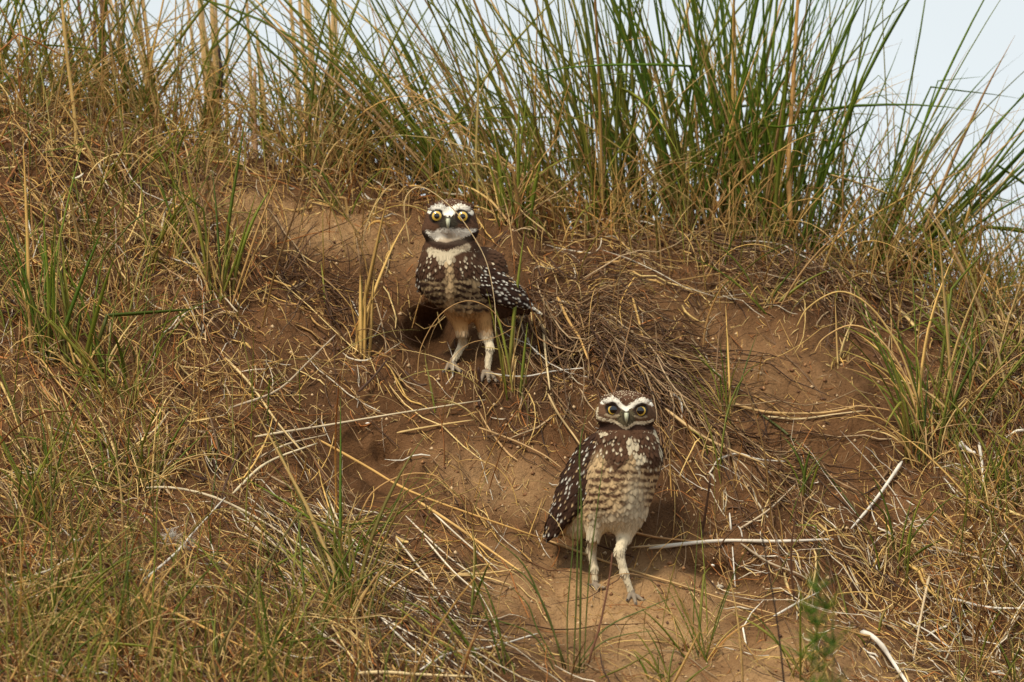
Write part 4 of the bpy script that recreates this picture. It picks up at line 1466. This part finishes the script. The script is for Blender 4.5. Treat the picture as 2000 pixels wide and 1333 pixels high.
# ================================================================== lower owl
def lower_owl():
    o = Owl(1200, 1152, 'lower standing owl with pale barred belly and stern white brows on the sandy apron')
    L = o.L
    fl, fr = (1163, 1146), (1234, 1163)
    yl, yr = o.foot_y(*fl), o.foot_y(*fr)
    yb = 0.5 * (yl + yr) + 4
    Y = lambda q: yb + q
    F = Field((-165, yb - 105, -25), (120, yb + 130, 410), 2.1)
    fwd = np.array([0.5, -0.87, 0.0])
    # trunk
    F.ell(L(1215, 915, Y(2)), (70, 60, 72), k=1)
    F.ell(L(1232, 885, Y(-10)), (58, 52, 50), k=25)
    F.ell(L(1207, 968, Y(4)), (62, 60, 74), rot_axes((1, 0.1, 0.12), (0.1, 0, 1)), k=30)
    F.ell(L(1165, 985, Y(38)), (92, 50, 46), rot_axes((-0.62, 0.45, -0.64), (0.6, 0.1, -0.6)), k=26)      # rump
    # neck and head
    F.ell(L(1222, 848, Y(-4)), (56, 54, 34), k=22)
    F.ell(L(1222, 805, Y(-12)), (56, 50, 37), k=14)
    F.ell(L(1221, 790, Y(-4)), (48, 46, 25), k=12)
    F.ell(L(1187, 812, Y(-22)), (23, 26, 19), k=10)
    F.ell(L(1256, 814, Y(-22)), (23, 26, 19), k=10)
    for su, du in ((1200, -1), (1246, 1)):                     # brow ridges
        F.ell(L(su, 785, Y(-55)), (25, 12, 6.5), rot_axes((1, 0, 0.28 * du), (0, 1, 0)), k=6)
    F.ell(L(1222, 818, Y(-56)), (13, 9, 17), k=8)                # muzzle
    for eu, ev in ((1197, 799), (1250, 801)):
        F.ell(L(eu, ev, Y(-70)), (15, 14, 13), k=6, sub=True)
    # legs
    F.cone(L(1168, 1000, Y(4)), L(1160, 1045, Y(4)), 24.6, 14.8, 16)
    F.cone(L(1160, 1040, Y(6)), L(1156, 1075, yl + 8), 11.0, 8.6, 8)
    F.cone(L(1155, 1075, yl + 8), L(1161, 1112, yl + 3), 8.6, 6.4, 6)
    F.cone(L(1161, 1112, yl + 3), L(1163, 1141, yl), 6.4, 5.4, 6)
    F.cone(L(1232, 1000, Y(-2)), L(1220, 1048, Y(-4)), 26.2, 15.6, 16)
    F.cone(L(1220, 1045, Y(-4)), L(1209, 1078, yr + 6), 11.6, 9.0, 8)
    F.cone(L(1209, 1078, yr + 6), L(1219, 1118, yr + 2), 9.0, 7.0, 6)
    F.cone(L(1219, 1118, yr + 2), L(1232, 1154, yr), 7.0, 5.6, 6)
    v, f = F.mesh()

    brow = [(1177, 786), (1186, 782), (1196, 779.5), (1204, 783), (1211, 792), (1222, 799), (1233, 793), (1242, 786), (1253, 781.5), (1263, 785), (1274, 789)]
    chin = [(1166, 817), (1182, 820), (1199, 822), (1208, 827), (1216, 833), (1222, 835.5), (1231, 830), (1241, 825), (1257, 826), (1273, 821)]

    def paint(p, n, feather):
        u, v_ = o.uv(p)
        N = len(p)
        front = n[:, 1] < 0.25
        col = np.tile(BR, (N, 1))
        mark = np.tile(WH, (N, 1))
        kind = np.zeros(N, int)
        asp = np.full(N, 0.72)
        rn = rng.random(N)
        # upper breast: brown with buff spots
        ub = (v_ > 838) & (v_ < 915)
        kind = np.where(ub & (rn < 0.42), 1, kind)
        mark = np.where(ub[:, None], CREAM * rng.uniform(0.5, 1.0, (N, 1)), mark)
        # barred breast and belly
        edge = 905 + 16 * np.sin(u * 0.09)
        lb = smooth(edge - 14, edge + 14, v_) * front * smooth(1128, 1150, u + 0.3 * (v_ - 950))
        fade = np.clip(smooth(975, 1020, v_) * 0.9 + blob(u, v_, 1240, 985, 24, 62) * 0.95, 0, 1)
        tone = BUFF * 0.86 * (1 - fade[:, None]) + CREAM * 0.64 * fade[:, None]
        col = col * (1 - lb[:, None]) + tone * lb[:, None]
        bar = (lb > 0.5) & (rn < 0.95 - fade * 0.95) & (v_ < 1020)
        kind = np.where(lb > 0.5, 0, kind)
        mark = np.where(bar[:, None], BRM * rng.uniform(0.55, 1.0, (N, 1)), mark)
        asp = np.where(lb > 0.5, 1.05, asp)
        # pale streaks at the throat's foot
        st = np.maximum.reduce([ellm(u, v_, 1231, 868, 6, 18) < 1, ellm(u, v_, 1243, 868, 3.5, 11) < 1, ellm(u, v_, 1250, 893, 13, 9) < 1, ellm(u, v_, 1246, 908, 7, 20) < 1,
                                ellm(u, v_, 1290, 880, 5, 9) < 1, ellm(u, v_, 1178, 848, 9, 4) < 1, ellm(u, v_, 1279, 850, 5, 12) < 1]) & front
        col = np.where(st[:, None], CREAM * 0.74, col)
        kind = np.where(st, 0, kind)
        # tail root / flanks
        fl_ = (v_ > 985) & (u < 1150) & (v_ < 1120)
        col = np.where(fl_[:, None], BUFF * 0.85, col)
        kind = np.where(fl_, 0, kind)
        leg = smooth(1005, 1050, v_)
        col = col * (1 - leg[:, None]) + CREAM * 0.74 * leg[:, None]
        kind = np.where(leg > 0.5, 0, kind)
        asp = np.where(leg > 0.4, 0.5, asp)
        # head
        hd = v_ < 840
        hf = hd & (n[:, 1] < -0.05)
        hc = np.where(hd[:, None], BRM * 0.8, col)
        crown = hd & (v_ < np.interp(u, [q[0] for q in brow], [q[1] for q in brow]))
        hc = np.where(crown[:, None], BR, hc)
        spk = crown & (rn < (0.42 if feather else 0.0))
        col = np.where(hd[:, None], hc, col)
        kind = np.where(hd, 0, kind)
        kind = np.where(spk, 1, kind)
        mark = np.where(spk[:, None], CREAM * 0.9, mark)
        col = np.where((hd & (v_ > 824))[:, None], BRD, col)
        m = hf * 1.0
        col = lay(col, m * smooth(1.15, 0.8, ellm(u, v_, 1222, 816, 19, 19)), lin(92, 82, 60))
        col = lay(col, m * smooth(1.2, 0.7, ellm(u, v_, 1222, 813, 9, 14)), lin(62, 54, 40))
        for eu, ev in ((1197, 799), (1250, 801)):
            col = lay(col, m * smooth(1.15, 0.95, ellm(u, v_, eu, ev, 14.5, 14)), lin(58, 44, 34))
            col = lay(col, m * smooth(3.0, 1.5, poly_dist(u, v_, [(eu - 13, ev + 11), (eu - 2, ev + 15), (eu + 11, ev + 12)])) * 0.75, lin(176, 156, 124))
        col = lay(col, m * smooth(3.6, 2.0, poly_dist(u, v_, chin)), CREAM * 0.95)
        col = lay(col, m * smooth(2.8, 1.4, poly_dist(u, v_, [(1167, 796), (1165, 806), (1167, 818)])), CREAM * 0.7)
        col = lay(col, m * smooth(4.9, 3.2, poly_dist(u, v_, brow)), WH)
        return col, mark, kind, asp

    def flow(p, n):
        u, v_ = o.uv(p)
        d = np.tile(np.array([-0.12, 0.1, -1.0]), (len(p), 1))
        hd = v_ < 838
        away = np.stack([u - 1222, np.full(len(p), 30.0), -(v_ - 812) * 0.9], 1)
        d = np.where(hd[:, None], away / (np.linalg.norm(away, axis=1, keepdims=True) + 1e-6) + [0, 0.2, -0.1], d)
        return d

    def size(p, n):
        u, v_ = o.uv(p)
        s = np.where(v_ < 842, 5.6, np.where(v_ < 900, 15.0, np.where(v_ < 1000, 18.0, np.where(v_ < 1050, 14.0, 9.0))))
        s = np.where((v_ < 842) & (n[:, 1] > 0.0), 10.0, s)
        return s

    def skip(p, n):
        u, v_ = o.uv(p)
        e = np.minimum(ellm(u, v_, 1197, 799, 16, 15), ellm(u, v_, 1250, 801, 16, 15)) < 1
        b = ellm(u, v_, 1222, 816, 7, 12) < 1
        return (e | b) & (n[:, 1] < 0.1)

    n = vnormals(v, f)
    cols = paint(v, n, False)[0]
    o.part('body', v, f, M_PLUME, cols)
    def bars(u, v_, c):
        zone = smooth(893, 915, v_ + 8 * np.sin(u * 0.09)) * smooth(1020, 985, v_) * smooth(1140, 1160, u + 0.3 * (v_ - 950))
        zone = zone * (1 - 0.85 * blob(u, v_, 1240, 990, 26, 66))
        m = np.clip(scallop(u, v_, 23.0, 14.5, 3, 0.12) * zone * 1.3, 0, 1)[:, None]
        return c * (1 - m) + BR[None] * 0.9 * m
    clothe(o, 'plumage', v, f, paint, flow, size, skip, lift=0.14, post=bars)
    for eu, ev in ((1197, 799), (1250, 801)):
        add_eye(o, eu, ev + 1, Y(-58), 17, 12.6, 9.8, 7.0, look=(0.0, -1, 0.02))
    add_beak(o, 1222.5, 806, 827, Y(-62), 8.5)
    add_foot(o, fl[0], fl[1], yl, (-0.5, 0.1, 0.75))
    add_foot(o, fr[0], fr[1], yr, (-0.35, 0.25, 0.9))

    # wings
    def wing(pts, nrm, breadth, thick, side):
        pts = [np.array(q, float) for q in pts]
        ax = rot_axes(pts[-1] - pts[0], nrm)
        c = sum(pts) / len(pts)
        ln = np.linalg.norm(pts[-1] - pts[0])
        allp = np.array(pts)
        W = Field(allp.min(0) - breadth - 10, allp.max(0) + breadth + 10, 2.4)
        W.ell(pts[0] + (pts[-1] - pts[0]) * 0.36, (ln * 0.45, breadth, thick), ax, k=1)
        W.ell(pts[0] + (pts[-1] - pts[0]) * 0.66, (ln * 0.36, breadth * 0.6, thick * 0.7), ax, k=14)
        wv, wf = W.mesh()
        wcol = np.tile(BRD, (len(wv), 1))
        wo_ = o.part('wing', wv, wf, M_PLUME, wcol)

        def wp(p, n_, feather):
            N = len(p)
            rn = rng.random(N)
            kd = np.where(rn < 0.46, 1, 0)
            mk = np.where((rng.random(N) < 0.6)[:, None], WH * 0.9, BUFF) * rng.uniform(0.5, 1.0, (N, 1))
            return BRD * rng.uniform(0.85, 1.5, (N, 1)), mk, kd, np.full(N, 0.5)
        clothe(o, 'coverts', wv, wf, wp, lambda p, n_: np.tile(ax[0], (len(p), 1)), lambda p, n_: np.full(len(p), 18.0), parent=wo_, lift=0.12)
        for i in range(6):                                    # flight feathers
            k_ = i / 5.0
            s0 = pts[0] + (pts[-1] - pts[0]) * (0.45 + 0.08 * k_) + ax[1] * breadth * (0.45 - 0.9 * k_) * side + ax[2] * (thick * 0.35 - i * 1.2)
            s1 = pts[-1] + ax[0] * (2 - 26 * (1 - k_)) + ax[1] * breadth * (0.30 - 0.36 * k_) * side - ax[2] * (2 + i * 1.0)
            long_feather(o, 'flight_feather', s0, s1, 20, ax[2], lambda T, X_, q=i: barred(T, X_, BRD, BUFF, 3.2, 0.17 * q), bow=4, parent=wo_)
        return wo_

    wing([L(1176, 862, Y(-16)), L(1128, 955, Y(10)), L(1072, 1046, Y(44))], (-0.66, -0.72, 0.18), 48, 16, 1)
    wing([L(1284, 884, Y(28)), L(1262, 950, Y(52)), L(1190, 1030, Y(84))], (0.9, 0.45, 0.05), 44, 13, -1)
    # tail
    for i in range(7):
        a = (i - 3) / 3.0
        long_feather(o, 'tail_feather', L(1140, 1005, Y(52 + 10 * a)), L(1068 + 7 * abs(a) + 9 * a, 1050 + 4 * a, Y(88 + 16 * a)), 19, (0.5, -0.8, 0.45),
                     lambda T, X_: barred(T, X_, BR, BUFF, 2.4, 0.1, 0.0), bow=2)
    for i in range(5):                                        # pale under-tail coverts
        a = (i - 2) / 2.0
        long_feather(o, 'tail_covert', L(1150, 1000 + 6 * a, Y(24)), L(1072 + 12 * i, 1052 - 5 * i, Y(52)), 22, (0.3, -0.95, -0.1), lambda T, X_: np.tile(BUFF * 0.8, (len(T), 1)), bow=1)
    return o


# ================================================================== upper owl
def upper_owl():
    o = Owl(922, 728, 'upper owl with wide round eyes and dark spotted breast, one wing drooping, below the crest')
    L = o.L
    fl, fr = (884, 712), (952, 730)
    yl, yr = o.foot_y(*fl), o.foot_y(*fr)
    yb = min(0.5 * (yl + yr), 30) - 12
    Y = lambda q: yb + q
    F = Field((-135, yb - 110, -25), (175, yb + 150, 350), 2.1)
    F.ell(L(882, 540, Y(-8)), (62, 56, 62), k=1)
    F.ell(L(876, 510, Y(-12)), (54, 48, 44), k=20)
    F.ell(L(930, 562, Y(26)), (90, 54, 50), rot_axes((0.80, 0.42, -0.44), (0.5, -0.4, 0.77)), k=26)
    F.ell(L(943, 526, Y(34)), (46, 42, 44), k=24)
    F.ell(L(905, 592, Y(6)), (42, 44, 38), k=18)
    F.ell(L(990, 586, Y(62)), (52, 26, 22), rot_axes((0.85, 0.5, -0.35), (0.2, -0.3, 0.9)), k=16)
    # neck, head
    F.ell(L(880, 482, Y(-8)), (50, 48, 30), k=18)
    F.ell(L(880, 441, Y(-14)), (52, 47, 39), k=12)
    F.ell(L(880, 421, Y(-2)), (47, 42, 32), k=10)
    F.ell(L(847, 452, Y(-24)), (22, 24, 19), k=10)
    F.ell(L(912, 452, Y(-24)), (22, 24, 19), k=10)
    for su, du in ((856, -1), (904, 1)):
        F.ell(L(su, 408, Y(-46)), (20, 9, 6), rot_axes((1, 0, 0.1 * du), (0, 1, 0)), k=6)
    F.ell(L(875, 440, Y(-56)), (14, 9, 15), k=8)
    for eu, ev in ((853.5, 423), (904, 424)):
        F.ell(L(eu, ev, Y(-68)), (14, 13, 14), k=6, sub=True)
    # legs
    F.cone(L(892, 606, Y(4)), L(902, 648, Y(-2)), 20.5, 11.5, 12)
    F.cone(L(902, 645, Y(-2)), L(904, 672, yl + 4), 9.5, 7.4, 8)
    F.cone(L(904, 670, yl + 4), L(886, 704, yl), 7.4, 5.4, 6)
    F.cone(L(938, 606, Y(14)), L(950, 655, Y(8)), 21.0, 12.0, 12)
    F.cone(L(950, 652, Y(8)), L(957, 680, yr + 4), 10.0, 7.6, 8)
    F.cone(L(957, 678, yr + 4), L(952, 722, yr), 7.0, 5.6, 6)
    v, f = F.mesh()

    bl = [(839, 414), (849, 407.5), (861, 405), (870, 411)]
    brr = [(921, 416), (909, 407), (896, 404.5), (884, 410)]
    chin = [(836, 455), (842, 460), (852, 462), (862, 456), (876, 454), (890, 451), (904, 454), (916, 456), (926, 451)]
    collar = [(828, 459), (838, 470), (852, 478), (872, 482), (890, 477), (905, 472), (922, 465), (934, 456)]
    throat = [(842, 491), (858, 496), (872, 500), (885, 494), (900, 486), (911, 483)]

    def paint(p, n, feather):
        u, v_ = o.uv(p)
        N = len(p)
        rn = rng.random(N)
        col = np.tile(BR * 0.82, (N, 1))
        mark = np.tile(CREAM, (N, 1))
        kind = np.zeros(N, int)
        asp = np.full(N, 0.7)
        front = n[:, 1] < 0.2
        kind = np.where((v_ > 486) & (v_ < 548) & (rn < np.where(u > 935, 0.14, 0.30)), 1, kind)
        mark = mark * rng.uniform(0.45, 1.0, (N, 1))
        # lower breast bars
        lb = (v_ > 545) & (v_ < 606) & (u < 962)
        col = np.where(lb[:, None], BUFF * 0.45, col)
        kind = np.where(lb, 0, kind)
        asp = np.where(lb, 1.05, asp)
        m = front * 1.0
        cl = smooth(9, 4, poly_dist(u, v_, [(876, 512), (879, 540), (879, 575), (882, 600)]) - 4 * smooth(545, 580, v_))
        col = lay(col, m * cl * 0.8, BUFF * 0.8)
        kind = np.where((cl > 0.5) & front, 0, kind)
        # belly, thighs
        th = smooth(592, 622, v_) * (u < 975)
        col = lay(col, th, ORG * 0.72)
        fk = (u > 962) & (v_ > 575)
        col = np.where(fk[:, None], BR * 0.9, col)
        lg = smooth(640, 668, v_)
        col = lay(col, lg, CREAM * 0.85)
        kind = np.where((th > 0.5) | (lg > 0.3), 0, kind)
        asp = np.where(th > 0.5, 0.5, asp)
        # throat
        t_ = np.maximum(smooth(9.5, 5.5, poly_dist(u, v_, throat)), smooth(1.15, 0.8, ellm(u, v_, 871, 505, 16, 11)))
        col = lay(col, m * t_ * 0.9, CREAM * 0.72)
        kind = np.where((t_ > 0.4) & front, 0, kind)
        # head
        hd = v_ < 488
        face = hd & (n[:, 1] < 0.0)
        hh = hd & (v_ < 472)
        col = np.where(hh[:, None], BR * 0.95, col)
        kind = np.where(hh, 0, kind)
        spk = hh & (v_ < 420) & (rn < (0.2 if feather else 0))
        kind = np.where(spk, 1, kind)
        m = face * 1.0
        col = lay(col, m * smooth(1.15, 0.8, ellm(u, v_, 880, 466, 44, 13)) * 0.9, lin(206, 188, 160))
        col = lay(col, m * smooth(1.2, 0.75, ellm(u, v_, 876, 436, 19, 14)), lin(56, 50, 38))
        for eu, ev in ((853.5, 423), (904, 424)):
            col = lay(col, m * smooth(1.2, 0.95, ellm(u, v_, eu, ev, 14.5, 14.5)), lin(36, 26, 20))
        ch = smooth(11.5, 6.0, poly_dist(u, v_, chin) + 3.0 * vnoise(u / 4.0, v_ / 6.0, 61) + 5.0 * smooth(24, 48, np.abs(u - 880)))
        col = lay(col, m * ch * smooth(444, 452, v_), WH * 0.86)
        col = lay(col, m * smooth(1.2, 0.4, ellm(u, v_, 877, 462, 9, 13)) * 0.6, lin(150, 130, 106))
        col = lay(col, m * smooth(466, 474, v_) * 0.5 * smooth(44, 30, np.abs(u - 880)), lin(112, 84, 64))
        kind = np.where((ch > 0.4) & face, 0, kind)
        cz = smooth(8.0, 5.5, poly_dist(u, v_, collar))
        col = lay(col, m * cz * 0.9, BRD * 0.75)
        kind = np.where(cz > 0.4, 0, kind)
        br_ = np.maximum(np.maximum(smooth(5.2, 3.8, poly_dist(u, v_, bl)), smooth(5.2, 3.8, poly_dist(u, v_, brr))), smooth(1.12, 0.9, ellm(u, v_, 877, 415, 12, 10)))
        ey = np.minimum(ellm(u, v_, 853.5, 423, 12.5, 12.5), ellm(u, v_, 904, 424, 12.5, 12.5)) > 1
        col = lay(col, m * br_ * ey * (v_ > 399), WH * 0.88)
        return col, mark, kind, asp

    def flow(p, n):
        u, v_ = o.uv(p)
        d = np.tile(np.array([0.05, 0.1, -1.0]), (len(p), 1))
        bk = smooth(900, 960, u)[:, None] * (v_ < 610)[:, None]
        d = d * (1 - bk) + np.array([0.72, 0.45, -0.62]) * bk
        hd = v_ < 470
        away = np.stack([u - 877, np.full(len(p), 30.0), -(v_ - 440) * 0.9], 1)
        return np.where(hd[:, None], away / (np.linalg.norm(away, axis=1, keepdims=True) + 1e-6) + [0, 0.2, -0.1], d)

    def size(p, n):
        u, v_ = o.uv(p)
        s = np.where(v_ < 490, 5.6, np.where(v_ < 545, 14.0, np.where(v_ < 610, 16.0, np.where(v_ < 650, 13.0, 8.5))))
        return np.where((v_ < 480) & (n[:, 1] > 0), 10.0, s)

    def skip(p, n):
        u, v_ = o.uv(p)
        e = np.minimum(ellm(u, v_, 853.5, 423, 15, 15), ellm(u, v_, 904, 424, 15, 15)) < 1
        b = ellm(u, v_, 875, 438, 7, 12) < 1
        return (e | b) & (n[:, 1] < 0.1)

    n = vnormals(v, f)
    o.part('body', v, f, M_PLUME, paint(v, n, False)[0])
    def bars(u, v_, c):
        zone = smooth(535, 552, v_) * smooth(622, 598, v_) * smooth(985, 960, u) * (1 - smooth(12, 6, np.abs(u - 879)))
        m = np.clip(scallop(u, v_, 21.0, 11.5, 9, 0.08) * zone * 1.4, 0, 1)[:, None]
        return c * (1 - m) + BRD[None] * m
    clothe(o, 'plumage', v, f, paint, flow, size, skip, lift=0.14, post=bars)
    for eu, ev in ((853.5, 423), (904, 424)):
        add_eye(o, eu, ev, Y(-57), 16, 11.8, 9.2, 5.2, look=(0, -1, 0.05))
    add_beak(o, 875.5, 428, 450, Y(-60), 8.5)
    add_foot(o, fl[0], fl[1], yl, (-0.6, 0.0, 0.6))
    add_foot(o, fr[0], fr[1], yr, (-0.5, 0.1, 0.7))

    def wing(a, b, nrm, breadth, thick, side, nfe, name='wing'):
        a, b = np.array(a, float), np.array(b, float)
        ax = rot_axes(b - a, nrm)
        ln = np.linalg.norm(b - a)
        W = Field(np.minimum(a, b) - breadth - 10, np.maximum(a, b) + breadth + 10, 2.4)
        W.ell(a + (b - a) * 0.40, (ln * 0.46, breadth, thick), ax, k=1)
        W.ell(a + (b - a) * 0.68, (ln * 0.34, breadth * 0.62, thick * 0.75), ax, k=12)
        wv, wf = W.mesh()
        wo_ = o.part('wing', wv, wf, M_PLUME, np.tile(BRD, (len(wv), 1)))

        def wp(p, n_, feather):
            N = len(p)
            rn = rng.random(N)
            low = ((p - a) @ ax[1]) * side > breadth * 0.62
            kd = np.where((rn < 0.55) | low, 1, 0)
            mk = np.where((rn < 0.5)[:, None], WH, BUFF) * rng.uniform(0.5, 1.0, (N, 1))
            return np.where(low[:, None], BRD, BRD * 0.95), mk, kd, np.full(N, 0.56)
        clothe(o, 'coverts', wv, wf, wp, lambda p, n_: np.tile(ax[0], (len(p), 1)), lambda p, n_: np.full(len(p), 15.0), parent=wo_, lift=0.12)
        for i in range(nfe):
            k_ = i / max(nfe - 1, 1)
            s0 = a + (b - a) * (0.42 + 0.08 * k_) + ax[1] * breadth * (0.55 - 1.0 * k_) * side + ax[2] * (thick * 0.3 - i)
            s1 = b + ax[0] * (8 - 22 * (1 - k_)) + ax[1] * breadth * (0.4 - 0.5 * k_) * side - ax[2] * (1 + i)
            long_feather(o, 'flight_feather', s0, s1, 17, ax[2], lambda T, X_, q=i: barred(T, X_, BRD, CREAM, 3.2, 0.19 * q), bow=3, parent=wo_)
        return wo_, ax

    wo_, ax = wing(L(914, 528, Y(-34)), L(1032, 594, Y(34)), (0.30, -0.85, 0.40), 36, 15, 1, 6)
    wing(L(838, 505, Y(14)), L(822, 566, Y(34)), (-0.85, -0.4, 0.1), 30, 12, -1, 3)
    # tail
    for i in range(6):
        a = (i - 2.5) / 2.5
        pale = i in (1, 4)
        long_feather(o, 'tail_feather', L(985, 578, Y(58 + 8 * a)), L(1052 + 8 * a, 606 + 6 * a, Y(74 + 14 * a)), 17, (0.2, -0.5, 0.85),
                     (lambda T, X_: barred(T, X_, BR, CREAM, 2.2, 0.0, 0.0)) if not pale else (lambda T, X_: np.where((T > 0.6)[:, None], WH * 0.9, BR)), bow=2)
    return o


lower_owl()
upper_owl()
